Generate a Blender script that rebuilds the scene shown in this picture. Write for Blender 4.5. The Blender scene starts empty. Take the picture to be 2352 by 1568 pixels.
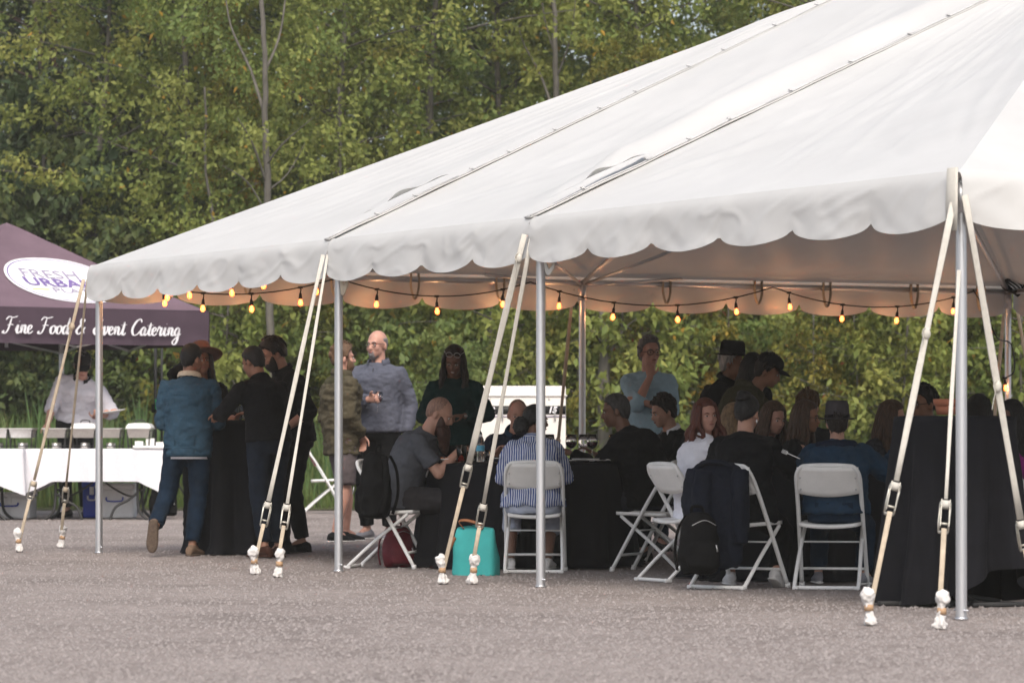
import bpy, bmesh, math, random
import numpy as np
from mathutils import Vector, Matrix, noise
R = math.radians
PI = math.pi
random.seed(7)
rng = np.random.default_rng(7)
scene = bpy.context.scene
COL = scene.collection

# ---------------------------------------------------------------- camera
CAM_H = 0.95
FOC = 8650.0            # focal length counted in 2352-wide picture units
cam_data = bpy.data.cameras.new("camera")
cam = bpy.data.objects.new("camera", cam_data)
COL.objects.link(cam)
cam.location = (0, 0, CAM_H)
cam.rotation_euler = (R(90), 0, 0)
cam_data.sensor_width = 36
cam_data.lens = FOC / 2352 * 36
cam_data.shift_y = (996 - 784) / 2352
cam_data.clip_start = 0.5
cam_data.clip_end = 1500
cam_data.dof.use_dof = True
cam_data.dof.focus_distance = 25.5
cam_data.dof.aperture_fstop = 5.6
scene.camera = cam

# ---------------------------------------------------------------- sky, sun, exposure
SUN_EL, SUN_AZ = 50, 178          # azimuth: clockwise from +Y (away from the camera) towards +X
world = bpy.data.worlds.new("World")
scene.world = world
world.use_nodes = True
nt = world.node_tree
nt.nodes.clear()
out = nt.nodes.new('ShaderNodeOutputWorld')
bg = nt.nodes.new('ShaderNodeBackground')
sky = nt.nodes.new('ShaderNodeTexSky')
sky.sky_type = 'NISHITA'
sky.sun_disc = False
sky.sun_elevation = R(SUN_EL)
sky.sun_rotation = R(SUN_AZ)
sky.air_density = 1.0
sky.dust_density = 4.0
sky.ozone_density = 1.0
# thin even cloud layer: pulls the blue of the clear sky towards white in every direction alike
hsv = nt.nodes.new('ShaderNodeHueSaturation')
hsv.inputs['Saturation'].default_value = 0.6
nt.links.new(sky.outputs[0], hsv.inputs['Color'])
nt.links.new(hsv.outputs[0], bg.inputs['Color'])
bg.inputs['Strength'].default_value = 0.15
nt.links.new(bg.outputs[0], out.inputs[0])
sd = bpy.data.lights.new("sun", 'SUN')
sd.energy = 1.5
sd.angle = R(28)
sd.color = (1.0, 0.90, 0.79)
sun = bpy.data.objects.new("sun", sd)
COL.objects.link(sun)
_d = Vector((math.sin(R(SUN_AZ)) * math.cos(R(SUN_EL)), math.cos(R(SUN_AZ)) * math.cos(R(SUN_EL)), math.sin(R(SUN_EL))))
sun.rotation_euler = _d.to_track_quat('Z', 'Y').to_euler()
sun.location = _d * 60
scene.view_settings.view_transform = 'Standard'
scene.view_settings.look = 'None'
scene.view_settings.exposure = 0.64
scene.view_settings.gamma = 1.0
scene.view_settings.use_curve_mapping = False

# ---------------------------------------------------------------- helpers
def at(x, y, Y):
    """world point seen at picture position (x, y), Y metres away"""
    return Vector(((x - 1176) * Y / FOC, Y, CAM_H - (y - 996) * Y / FOC))

def gy(y):
    """distance of a ground point seen at picture row y"""
    return CAM_H * FOC / (y - 996)

def tag(o, label=None, cat=None, group=None, kind=None):
    if label: o['label'] = label
    if cat: o['category'] = cat
    if group: o['group'] = group
    if kind: o['kind'] = kind
    return o

def thing(name, label, cat, loc=(0, 0, 0), rz=0.0, group=None):
    o = bpy.data.objects.new(name, None)
    o.empty_display_size = 0.2
    COL.objects.link(o)
    o.location = loc
    o.rotation_euler = (0, 0, rz)
    return tag(o, label, cat, group)

class Geo:
    def __init__(s):
        s.v = []; s.f = []
    def add(s, vs, fs):
        b = len(s.v)
        s.v.extend([tuple(p) for p in vs])
        s.f.extend([tuple(i + b for i in f) for f in fs])
        return s
    def loft(s, rings, n=12, caps=True):
        """rings: (centre, vec_a, vec_b) - each ring an ellipse"""
        vs = []; fs = []
        cs = [(math.cos(2*PI*k/n), math.sin(2*PI*k/n)) for k in range(n)]
        for c, a, b in rings:
            for co, si in cs:
                vs.append(c + a*co + b*si)
        m = len(rings)
        for i in range(m-1):
            for k in range(n):
                k2 = (k+1) % n
                fs.append((i*n+k, i*n+k2, (i+1)*n+k2, (i+1)*n+k))
        if caps:
            vs.append(rings[0][0]); vs.append(rings[-1][0])
            for k in range(n):
                fs.append((m*n, (k+1) % n, k))
                fs.append((m*n+1, (m-1)*n+k, (m-1)*n+(k+1) % n))
        return s.add(vs, fs)
    def tube(s, pts, rad, n=8, flat=1.0, up=None, caps=True):
        pts = [Vector(p) for p in pts]
        if not isinstance(rad, (list, tuple)): rad = [rad]*len(pts)
        rings = []
        prev = None
        for i, p in enumerate(pts):
            t = (pts[min(i+1, len(pts)-1)] - pts[max(i-1, 0)])
            if t.length < 1e-9: t = Vector((0, 0, 1))
            t.normalize()
            if prev is None:
                ref = Vector(up) if up is not None else (Vector((0, 0, 1)) if abs(t.z) < .9 else Vector((0, 1, 0)))
                a = t.cross(ref); 
                if a.length < 1e-6: a = t.cross(Vector((1, 0, 0)))
                a.normalize()
            else:
                a = prev - t*prev.dot(t); a.normalize()
            prev = a
            b = t.cross(a)
            rings.append((p, a*rad[i], b*rad[i]*flat))
        return s.loft(rings, n, caps)
    def capsule(s, a, b, ra, rb, n=10):
        a = Vector(a); b = Vector(b); d = (b-a)
        L = d.length
        if L < 1e-6:
            return s.ell(a, (ra, ra, ra))
        d = d/L
        pts = []; rr = []
        for k in (90, 50, 20):
            pts.append(a - d*ra*math.sin(R(k))*.999); rr.append(max(ra*math.cos(R(k)), 1e-4))
        pts.append(a); rr.append(ra); pts.append(b); rr.append(rb)
        for k in (20, 50, 90):
            pts.append(b + d*rb*math.sin(R(k))*.999); rr.append(max(rb*math.cos(R(k)), 1e-4))
        ref = Vector((0, 0, 1)) if abs(d.z) < .9 else Vector((0, 1, 0))
        u = d.cross(ref).normalized(); w = d.cross(u)
        return s.loft([(p, u*r, w*r) for p, r in zip(pts, rr)], n, True)
    def ell(s, c, r, rot=None, n=14, m=9):
        c = Vector(c); vs = []; fs = []
        M = rot if rot is not None else Matrix.Identity(3)
        for i in range(m+1):
            th = PI*i/m
            for k in range(n):
                ph = 2*PI*k/n
                p = Vector((r[0]*math.sin(th)*math.cos(ph), r[1]*math.sin(th)*math.sin(ph), r[2]*math.cos(th)))
                vs.append(c + M @ p)
        for i in range(m):
            for k in range(n):
                fs.append((i*n+k, (i+1)*n+k, (i+1)*n+(k+1) % n, i*n+(k+1) % n))
        return s.add(vs, fs)
    def box(s, c, size, rot=None, bev=0.0):
        bm = bmesh.new()
        bmesh.ops.create_cube(bm, size=1.0)
        for v in bm.verts: v.co = Vector((v.co.x*size[0], v.co.y*size[1], v.co.z*size[2]))
        if bev > 0:
            bmesh.ops.bevel(bm, geom=bm.edges[:], offset=bev, segments=2, affect='EDGES', profile=.6)
        M = rot if rot is not None else Matrix.Identity(3)
        bm.verts.index_update()
        vs = [Vector(c) + M @ v.co for v in bm.verts]
        fs = [[v.index for v in f.verts] for f in bm.faces]
        bm.free()
        return s.add(vs, fs)
    def lathe(s, prof, c=(0, 0, 0), n=24, sx=1.0, sy=1.0, rot=None, fn=None):
        c = Vector(c); vs = []; fs = []
        M = rot if rot is not None else Matrix.Identity(3)
        for r, z in prof:
            for k in range(n):
                a = 2*PI*k/n
                rr = r if fn is None else fn(r, z, a)
                vs.append(c + M @ Vector((rr*sx*math.cos(a), rr*sy*math.sin(a), z)))
        for i in range(len(prof)-1):
            for k in range(n):
                fs.append((i*n+k, i*n+(k+1) % n, (i+1)*n+(k+1) % n, (i+1)*n+k))
        return s.add(vs, fs)
    def grid(s, fn, nu, nv):
        vs = [fn(i/nu, j/nv) for j in range(nv+1) for i in range(nu+1)]
        fs = [(j*(nu+1)+i, j*(nu+1)+i+1, (j+1)*(nu+1)+i+1, (j+1)*(nu+1)+i) for j in range(nv) for i in range(nu)]
        return s.add(vs, fs)
    def mesh(s, name, smooth=True):
        me = bpy.data.meshes.new(name)
        me.from_pydata(s.v, [], s.f)
        if smooth: me.polygons.foreach_set('use_smooth', [True]*len(me.polygons))
        me.update()
        return me

def obj(name, g, mat, parent=None, loc=None, smooth=True, sharp=None):
    me = g.mesh(name, smooth) if isinstance(g, Geo) else g
    if mat is not None and len(me.materials) == 0: me.materials.append(mat)
    o = bpy.data.objects.new(name, me)
    COL.objects.link(o)
    if parent is not None: o.parent = parent
    if loc is not None: o.location = loc
    if sharp: me.set_sharp_from_angle(angle=R(sharp))
    return o

def copy_tree(o, parent=None):
    c = o.copy(); COL.objects.link(c)
    if parent is not None: c.parent = parent
    for ch in list(o.children): copy_tree(ch, c)
    return c

def fuse(g, voxel=0.012, smooth=4, factor=.5, ratio=None, name='mesh'):
    """one closed skin round overlapping lofts"""
    me = g.mesh('tmp')
    o = bpy.data.objects.new('tmp', me); COL.objects.link(o)
    m = o.modifiers.new('r', 'REMESH'); m.mode = 'VOXEL'; m.voxel_size = voxel
    if smooth:
        m = o.modifiers.new('s', 'SMOOTH'); m.factor = factor; m.iterations = smooth
    if ratio:
        m = o.modifiers.new('d', 'DECIMATE'); m.ratio = ratio
    dg = bpy.context.evaluated_depsgraph_get()
    ev = o.evaluated_get(dg)
    res = bpy.data.meshes.new_from_object(ev)
    bpy.data.objects.remove(o); bpy.data.meshes.remove(me)
    res.name = name
    res.polygons.foreach_set('use_smooth', [True]*len(res.polygons))
    return res

def crumple(me, amp, freq, seed=0.0, stretch=(1, 1, 1), ridge=True):
    """push vertices along their normals: folds in cloth"""
    n = len(me.vertices)
    co = np.empty(n*3); me.vertices.foreach_get('co', co); co = co.reshape(-1, 3)
    no = np.empty(n*3); me.vertex_normals.foreach_get('vector', no); no = no.reshape(-1, 3)
    for i in range(n):
        p = co[i]
        q = Vector((p[0]*freq*stretch[0]+seed, p[1]*freq*stretch[1]+seed*1.7, p[2]*freq*stretch[2]))
        a = noise.noise(q)
        b = noise.noise(q*2.3 + Vector((3.1, seed, 0)))
        d = (1-abs(a)*2.2)*.7 + b*.5 if ridge else a + .4*b
        co[i] += no[i]*amp*(d-.3)
    me.vertices.foreach_set('co', co.ravel()); me.update()
    return me

def catmull(pts, sub=6):
    P = [Vector(p) for p in pts]
    if len(P) < 3: return P
    res = []
    for i in range(len(P)-1):
        p0 = P[max(i-1, 0)]; p1 = P[i]; p2 = P[i+1]; p3 = P[min(i+2, len(P)-1)]
        for k in range(sub):
            t = k/sub
            res.append(.5*((2*p1) + (p2-p0)*t + (2*p0-5*p1+4*p2-p3)*t*t + (3*p1-p0-3*p2+p3)*t**3))
    res.append(P[-1])
    return res

# ---------------------------------------------------------------- materials
def mat(name, col, rough=.85, var=.2, scale=12., bump=.15, bscale=90., metal=0., spec=.3, trans=0., col2=None, stretch=(1, 1, 1), sheen=0.):
    m = bpy.data.materials.new(name); m.use_nodes = True
    N = m.node_tree.nodes; L = m.node_tree.links
    p = N['Principled BSDF']
    p.inputs['Roughness'].default_value = rough
    p.inputs['Metallic'].default_value = metal
    p.inputs['Specular IOR Level'].default_value = spec
    if sheen: p.inputs['Sheen Weight'].default_value = sheen
    tc = N.new('ShaderNodeTexCoord')
    mp = N.new('ShaderNodeMapping'); mp.inputs['Scale'].default_value = stretch
    L.new(tc.outputs['Object'], mp.inputs['Vector'])
    nz = N.new('ShaderNodeTexNoise'); nz.inputs['Scale'].default_value = scale
    nz.inputs['Detail'].default_value = 5; nz.inputs['Roughness'].default_value = .65
    L.new(mp.outputs[0], nz.inputs['Vector'])
    mx = N.new('ShaderNodeMix'); mx.data_type = 'RGBA'
    c2 = col2 if col2 else tuple(min(1, c*(1+var)) for c in col)
    c1 = col if col2 else tuple(c*(1-var) for c in col)
    mx.inputs[6].default_value = (*c1, 1); mx.inputs[7].default_value = (*c2, 1)
    mr = N.new('ShaderNodeMapRange'); mr.inputs[1].default_value = .3; mr.inputs[2].default_value = .7
    L.new(nz.outputs['Fac'], mr.inputs[0]); L.new(mr.outputs[0], mx.inputs[0])
    L.new(mx.outputs[2], p.inputs['Base Color'])
    if bump:
        n2 = N.new('ShaderNodeTexNoise'); n2.inputs['Scale'].default_value = bscale; n2.inputs['Detail'].default_value = 3
        L.new(mp.outputs[0], n2.inputs['Vector'])
        b = N.new('ShaderNodeBump'); b.inputs['Strength'].default_value = bump; b.inputs['Distance'].default_value = .01
        L.new(n2.outputs['Fac'], b.inputs['Height']); L.new(b.outputs[0], p.inputs['Normal'])
    if trans:
        o = N['Material Output']
        t = N.new('ShaderNodeBsdfTranslucent'); L.new(mx.outputs[2], t.inputs['Color'])
        ms = N.new('ShaderNodeMixShader'); ms.inputs[0].default_value = trans
        L.new(p.outputs[0], ms.inputs[1]); L.new(t.outputs[0], ms.inputs[2]); L.new(ms.outputs[0], o.inputs['Surface'])
    return m

def emit(name, col, strength):
    m = bpy.data.materials.new(name); m.use_nodes = True
    p = m.node_tree.nodes['Principled BSDF']
    p.inputs['Base Color'].default_value = (*col, 1)
    p.inputs['Emission Color'].default_value = (*col, 1)
    p.inputs['Emission Strength'].default_value = strength
    return m

def glass(name, col=(1, 1, 1), rough=.02, ior=1.45):
    m = bpy.data.materials.new(name); m.use_nodes = True
    N = m.node_tree.nodes; L = m.node_tree.links
    p = N['Principled BSDF']
    p.inputs['Base Color'].default_value = (*col, 1)
    p.inputs['Roughness'].default_value = rough
    p.inputs['IOR'].default_value = ior
    p.inputs['Transmission Weight'].default_value = 1.0
    return m

M = {}
M['vinyl'] = mat('tent vinyl', (.535, .533, .52), .5, .05, 1.5, .05, 25, spec=.4, trans=.05)
M['vinyl_flap'] = mat('tent seam vinyl', (.50, .50, .50), .55, .1, 6, .1, 40)
M['alu'] = mat('aluminium pole', (.62, .63, .65), .38, .08, 8, .03, 60, metal=.85, stretch=(1, 1, .1))
M['web'] = mat('white webbing', (.50, .48, .43), .8, .08, 30, .25, 260)
M['web_old'] = mat('worn beige webbing', (.44, .37, .28), .9, .18, 14, .3, 260)
M['steel'] = mat('zinc ratchet steel', (.50, .48, .42), .42, .25, 30, .1, 80, metal=.8)
M['rag'] = mat('white cloth wrap', (.62, .60, .58), .9, .08, 20, .3, 70)
M['tape'] = mat('tan tape', (.42, .27, .16), .7, .15, 30, .1, 60)
M['cord'] = mat('black cable', (.012, .012, .012), .6, .1, 30, 0)
M['socket'] = mat('black bulb socket', (.015, .014, .014), .5, .1, 30, 0)
M['bulbglass'] = emit('lit bulb glass', (1.0, .30, .09), .75)
M['filament'] = emit('glowing filament', (1.0, .55, .25), 4.5)
M['white_plastic'] = mat('white chair plastic', (.74, .73, .71), .5, .05, 10, .04, 80)
M['white_steel'] = mat('white painted steel', (.72, .72, .71), .4, .06, 20, .03, 80)
M['black_cloth'] = mat('black tablecloth', (.0058, .0058, .0080), .9, .25, 7, .1, 200, spec=.2)
M['white_cloth'] = mat('white tablecloth', (.66, .65, .68), .9, .05, 40, .2, 120)
M['chafer'] = mat('stainless steel', (.78, .76, .73), .34, .1, 20, .03, 60, metal=.9)
M['dark_steel'] = mat('dark wire stand', (.03, .03, .03), .5, .1, 20, 0)
M['terracotta'] = mat('terracotta', (.36, .13, .07), .85, .15, 14, .15, 60)
M['turquoise'] = mat('turquoise fabric', (.045, .34, .325), .8, .12, 5, .12, 120)
M['leather'] = mat('tan leather', (.28, .11, .045), .55, .2, 30, .1, 90)
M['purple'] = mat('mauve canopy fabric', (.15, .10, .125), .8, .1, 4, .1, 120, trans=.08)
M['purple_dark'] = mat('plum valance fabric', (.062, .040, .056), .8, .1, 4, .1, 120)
M['logo_white'] = mat('white print', (.76, .75, .77), .8, .02, 10, 0)
M['logo_purple'] = mat('violet print', (.17, .12, .30), .8, .05, 10, 0)
M['logo_grey'] = mat('grey violet print', (.30, .27, .36), .8, .05, 10, 0)
M['logo_green'] = mat('lime print', (.55, .62, .12), .8, .05, 10, 0)
M['generator'] = mat('cream enamel', (.70, .67, .62), .5, .05, 6, .03, 40)
M['black_band'] = mat('black decal', (.015, .015, .015), .5, .1, 10, 0)
M['cooler'] = mat('white cooler plastic', (.66, .66, .67), .5, .06, 8, .05, 60)
M['blue_plastic'] = mat('blue plastic', (.02, .05, .38), .45, .1, 8, .03, 60)
M['glass'] = glass('clear glass')
M['wine'] = mat('red wine', (.045, .006, .012), .1, .1, 5, 0, spec=.5)
M['tea'] = mat('red iced drink', (.42, .035, .02), .15, .2, 20, 0, spec=.5)
M['paper'] = mat('white china', (.74, .73, .71), .4, .03, 10, 0)
M['bottle_label'] = mat('blue bottle label', (.10, .38, .55), .5, .3, 20, 0)
M['food'] = mat('orange food', (.55, .16, .03), .7, .5, 60, .4, 80)
M['nylon_black'] = mat('black nylon', (.0045, .0045, .005), .85, .3, 12, .15, 160, spec=.1)
M['nylon_red'] = mat('red nylon', (.12, .010, .018), .6, .3, 12, .3, 160)
M['zip'] = mat('steel zip', (.5, .5, .5), .4, .1, 20, 0, metal=.8)
# ================================================================ GROUND
def ground_materials():
    m = bpy.data.materials.new('gravel'); m.use_nodes = True
    N = m.node_tree.nodes; L = m.node_tree.links; p = N['Principled BSDF']
    p.inputs['Roughness'].default_value = .95; p.inputs['Specular IOR Level'].default_value = .15
    tc = N.new('ShaderNodeTexCoord')
    def nz(s, d=5, r=.6):
        n = N.new('ShaderNodeTexNoise'); n.inputs['Scale'].default_value = s; n.inputs['Detail'].default_value = d
        n.inputs['Roughness'].default_value = r; L.new(tc.outputs['Object'], n.inputs['Vector']); return n
    def ramp(n, stops):
        r = N.new('ShaderNodeValToRGB')
        els = r.color_ramp.elements
        while len(els) < len(stops): els.new(.5)
        for e, (pos, c) in zip(els, stops): e.position = pos; e.color = (*c, 1)
        L.new(n.outputs['Fac'] if 'Fac' in n.outputs else n.outputs[0], r.inputs[0]); return r
    a = ramp(nz(.6, 9, .7), [(.32, (.178, .157, .148)), (.5, (.252, .224, .212)), (.68, (.32, .288, .273))])
    b = ramp(nz(30, 6, .85), [(.28, (.30, .285, .28)), (.5, (.97, .95, .94)), (.74, (1.45, 1.42, 1.40))])
    c = ramp(nz(9, 4, .7), [(.3, (.78, .77, .77)), (.7, (1.15, 1.14, 1.13))])
    mu = N.new('ShaderNodeMix'); mu.data_type = 'RGBA'; mu.blend_type = 'MULTIPLY'; mu.inputs[0].default_value = 1
    L.new(a.outputs[0], mu.inputs[6]); L.new(b.outputs[0], mu.inputs[7])
    m2 = N.new('ShaderNodeMix'); m2.data_type = 'RGBA'; m2.blend_type = 'MULTIPLY'; m2.inputs[0].default_value = 1
    L.new(mu.outputs[2], m2.inputs[6]); L.new(c.outputs[0], m2.inputs[7])
    L.new(m2.outputs[2], p.inputs['Base Color'])
    bp = N.new('ShaderNodeBump'); bp.inputs['Strength'].default_value = .55; bp.inputs['Distance'].default_value = .025
    n3 = nz(34, 6, .75); L.new(n3.outputs['Fac'], bp.inputs['Height']); L.new(bp.outputs[0], p.inputs['Normal'])
    return m
M['gravel'] = ground_materials()
M['soil'] = mat('meadow soil', (.05, .055, .02), .95, .4, 3, .3, 30)

EDGE = 47.0
def meadow_z(x, y):
    d = y - EDGE
    if d <= 0: return 0.0
    return .55*min(1, d/5.0)**1.2 + .02*math.sin(x*1.3+y)
g = Geo()
g.grid(lambda u, v: (-400+800*u, -60+(EDGE+60.5)*v, 0), 4, 4)
tag(obj('gravel_lot', g, M['gravel']), 'grey gravel lot in front of and under the tent', None, None, 'structure')
g = Geo()
ys = [EDGE-.3, EDGE+.4, EDGE+1, EDGE+2, EDGE+3, EDGE+5, 60, 80, 120, 250, 600]
xs = [-400, -100, -40] + [-20+i*.8 for i in range(51)] + [40, 100, 400]
vs = [(x, y + (.35*noise.noise(Vector((x*.7, 0, 3))) if j == 0 else 0), (meadow_z(x, y) if j > 1 else (.012 if j == 0 else .05))) for j, y in enumerate(ys) for x in xs]
n = len(xs)
g.add(vs, [(j*n+i, j*n+i+1, (j+1)*n+i+1, (j+1)*n+i) for j in range(len(ys)-1) for i in range(n-1)])
tag(obj('meadow_ground', g, M['soil']), 'rising grassy ground behind the gravel', None, None, 'structure')

# loose stones on the gravel
def stones():
    N = 90000
    y = 13.6 + (44-13.6)*rng.random(N)**1.7
    x = (rng.random(N)-.5)*y*.30
    s = .004 + .012*rng.random(N)**3
    base = np.array([(1, 0, 0), (0, 1, 0), (-1, 0, 0), (0, -1, 0), (0, 0, 1.0)])
    ang = rng.random(N)*6.28
    ca, sa = np.cos(ang), np.sin(ang)
    V = np.zeros((N, 5, 3))
    for k in range(5):
        bx, by, bz = base[k]
        jx = bx*(.7+.6*rng.random(N)); jy = by*(.7+.6*rng.random(N))
        V[:, k, 0] = x + s*(jx*ca - jy*sa)
        V[:, k, 1] = y + s*(jx*sa + jy*ca)
        V[:, k, 2] = s*bz*.9 + (0 if bz else -.001)
    F = np.array([(0, 1, 4), (1, 2, 4), (2, 3, 4), (3, 0, 4)])
    fs = (F[None] + (np.arange(N)*5)[:, None, None]).reshape(-1, 3)
    me = bpy.data.meshes.new('loose_gravel')
    me.vertices.add(N*5); me.vertices.foreach_set('co', V.ravel())
    me.loops.add(fs.size); me.loops.foreach_set('vertex_index', fs.ravel().astype(np.int32))
    me.polygons.add(len(fs)); me.polygons.foreach_set('loop_start', np.arange(0, fs.size, 3, dtype=np.int32))
    me.update(); me.validate()
    return me
M['stone'] = mat('loose stone', (.165, .147, .140), .9, .55, 25, 0, col2=(.31, .278, .266))
tag(obj('loose_gravel', stones(), M['stone']), 'loose small stones scattered over the gravel', None, None, 'stuff')

# ================================================================ MAIN TENT
U_ANG = math.atan2(-.887, .461)
TL, TW, TH = 12.2, 8.85, 2.28
TB, TC = 4.585, 7.56
P1 = Vector((4.5, TW/2, 4.30)); P2 = Vector((7.7, TW/2, 4.30))
tent = thing('event_tent', 'large white frame tent with scalloped valance on silver poles over the gravel', 'tent', (-3.353, 29.99, 0), U_ANG)
TM = Matrix.Translation((-3.353, 29.99, 0)) @ Matrix.Rotation(U_ANG, 4, 'Z')
def tw(x, y, z): return TM @ Vector((x, y, z))

def roof_panel(a, b, c, d, nu, nv, hump=None, sag=.10, seed=0.):
    """eave a->b, top d->c"""
    a, b, c, d = map(Vector, (a, b, c, d))
    nrm = (b-a).cross(((c+d)/2)-a).normalized()
    if nrm.z < 0: nrm = -nrm
    wl = (b-a).length
    def fn(s, t):
        p = (a*(1-s)+b*s)*(1-t) + (d*(1-s)+c*s)*t
        w_here = wl*(1-t) + (c-d).length*t
        k = -sag*(math.sin(PI*s)**.8)*math.sin(PI*min(1, t*1.0))*.8
        if hump:
            hs, hh = hump
            e = (1-s)*w_here if hs > 0 else s*w_here
            k += hh*min(1, t*5)*math.sin(PI*min(1, t*.92+.06))**.8*math.exp(-((e-.42)/.30)**2)
        f = min(1, t*6)*min(1, (1-t)*4+.2)
        edge = math.sin(PI*s)**.5 if 0 < s < 1 else 0
        q = Vector((s*w_here*1.1+seed, t*1.2, seed))
        k += .016*noise.noise(q)*edge*f
        # fine creases fanning out of the eave corners
        th = math.atan2(t*4.4+.05, s*wl+.05); th2 = math.atan2(t*4.4+.05, (1-s)*wl+.05)
        fan = math.exp(-((s*wl)**2+(t*4.4)**2)/3.2)*noise.noise(Vector((th*7, seed, 1))) + math.exp(-(((1-s)*wl)**2+(t*4.4)**2)/3.2)*noise.noise(Vector((th2*7, seed, 9)))
        k += .028*fan*edge*min(1, t*8)
        cr = noise.noise(Vector((s*wl*2.2+t*3+seed, t*2.5-s*wl*.6, 4+seed)))
        k += .020*max(0, .5-abs(cr)*3)*edge*f
        return p + nrm*k
    return Geo().grid(fn, nu, nv)

cA, cB, cC, cD = (0, 0, TH), (TB, 0, TH), (TC, 0, TH), (TL, 0, TH)
bA, bB, bC, bD = (0, TW, TH), (TB, TW, TH), (TC, TW, TH), (TL, TW, TH)
mL, mR = (0, TW/2, TH), (TL, TW/2, TH)
V = M['vinyl']
obj('roof_panel', roof_panel(cA, cB, P1, P1, 70, 60, (1, .05), .07, 1), V, tent)
obj('roof_panel', roof_panel(cB, cC, P2, P1, 60, 70, (1, .16), .10, 2), V, tent)
obj('roof_panel', roof_panel(cC, cD, P2, P2, 80, 70, None, .10, 3), V, tent)
obj('roof_panel', roof_panel(bB, bA, P1, P1, 24, 24, None, .08, 4), V, tent)
obj('roof_panel', roof_panel(bC, bB, P1, P2, 24, 24, None, .08, 5), V, tent)
obj('roof_panel', roof_panel(bD, bC, P2, P2, 24, 24, None, .08, 6), V, tent)
obj('roof_panel', roof_panel(mL, cA, P1, P1, 24, 24, None, .06, 7), V, tent)
obj('roof_panel', roof_panel(bA, mL, P1, P1, 24, 24, None, .06, 8), V, tent)
obj('roof_panel', roof_panel(cD, mR, P2, P2, 50, 40, None, .06, 9), V, tent)
obj('roof_panel', roof_panel(mR, bD, P2, P2, 24, 24, None, .06, 10), V, tent)

def valance(a, b, outw, n, seed, fine=True):
    a, b, o = Vector(a), Vector(b), Vector(outw)
    L_ = (b-a).length
    def fn(s, t):
        p = a*(1-s)+b*s
        lobe = abs(math.sin(PI*s*n))
        drop = .195 + .095*lobe**.36
        drop *= 1 + .06*noise.noise(Vector((s*n*.7, seed, 2)))
        # rounded shoulder, then hanging
        z = -drop*t
        out_ = .035*(1-math.exp(-t*9)) + .008*math.sin(s*n*PI*2.0+seed)*t + .05*t*t*lobe*.6
        out_ += t**.8*((.013)*noise.noise(Vector((s*L_*1.5+t*.9, t*1.0, seed))) + .008*noise.noise(Vector((s*L_*5-t*1.5, t*1.8, seed+5))))
        cr = noise.noise(Vector((s*L_*3.0+t*1.2, t*1.4-s, seed+8)))
        out_ += .017*max(0, .45-abs(cr)*3)*min(1, t*4)*(1-.5*t)
        up = .012*math.exp(-t*14)
        return p + o*out_ + Vector((0, 0, z + up))
    return Geo().grid(fn, int(L_*(34 if fine else 10)), 18 if fine else 6)
obj('valance', valance(cA, cB, (0, -1, 0), 6, 1.), V, tent)
obj('valance', valance(cB, cC, (0, -1, 0), 4, 2.), V, tent)
obj('valance', valance(cC, cD, (0, -1, 0), 6, 3.), V, tent)
obj('valance', valance(cD, mR, (1, 0, 0), 6, 4.), V, tent)
obj('valance', valance(mR, bD, (1, 0, 0), 6, 5., False), V, tent)
obj('valance', valance(bD, bC, (0, 1, 0), 6, 6., False), V, tent)
obj('valance', valance(bC, bB, (0, 1, 0), 4, 7., False), V, tent)
obj('valance', valance(bB, bA, (0, 1, 0), 6, 8., False), V, tent)
obj('valance', valance(bA, mL, (-1, 0, 0), 6, 9.), V, tent)
obj('valance', valance(mL, cA, (-1, 0, 0), 6, 10.), V, tent)

# legs and frame
LEGS = [(0, 0), (TB, 0), (TC, 0), (TL, 0), (TL, TW/2), (TL, TW), (TC, TW), (TB, TW), (0, TW), (0, TW/2)]
for lx, ly in LEGS:
    ix = .05 if lx == 0 else (-.05 if lx == TL else 0)
    iy = .05 if ly == 0 else (-.05 if ly == TW else 0)
    g = Geo().tube([(lx+ix, ly+iy, .004), (lx+ix, ly+iy, TH-.04)], .029, 20)
    leg = obj('leg', g, M['alu'], tent, smooth=True, sharp=50)
    fp = Geo().lathe([(0, .014), (.034, .014), (.034, .002), (.0, .002)], (lx+ix, ly+iy, 0), 16)
    fp.tube([(lx+ix-.06, ly+iy, .05), (lx+ix+.06, ly+iy, .05)], .006, 6)
    obj('foot_plate', fp, M['alu'], leg)
    obj('corner_fitting', Geo().tube([(lx+ix, ly+iy, TH-.20), (lx+ix, ly+iy, TH-.05)], .036, 14), M['alu'], leg)
ZB = TH-.05
def pipe(name, a, b, r=.024): return obj(name, Geo().tube([a, b], r, 10), M['alu'], tent)
i5 = .05
for a, b in [((i5, i5), (TL-i5, i5)), ((TL-i5, i5), (TL-i5, TW-i5)), ((i5, TW-i5), (TL-i5, TW-i5)), ((i5, i5), (i5, TW-i5))]:
    pipe('eave_beam', (*a, ZB), (*b, ZB))
q1 = P1 - Vector((0, 0, .10)); q2 = P2 - Vector((0, 0, .10))
pipe('ridge_beam', q1, q2)
for a, q in [((i5, i5), q1), ((TL-i5, i5), q2), ((i5, TW-i5), q1), ((TL-i5, TW-i5), q2), ((TB, i5), q1), ((TC, i5), q2), ((TB, TW-i5), q1), ((TC, TW-i5), q2), ((i5, TW/2), q1), ((TL-i5, TW/2), q2)]:
    e = Vector((*a, ZB)); mid = (e+q)/2 - Vector((0, 0, .12))
    obj('rafter', Geo().tube(catmull([e, mid, q], 5), .022, 10), M['alu'], tent)
for sx, sy in [(.6, -.75), (.0, -.95), (.0, .95), (.75, .5)]:
    pipe('corner_brace', (i5, TW/2, ZB-.02), (i5+.05+sx, TW/2+sy, ZB+.05+.30*sx), .014)
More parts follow.
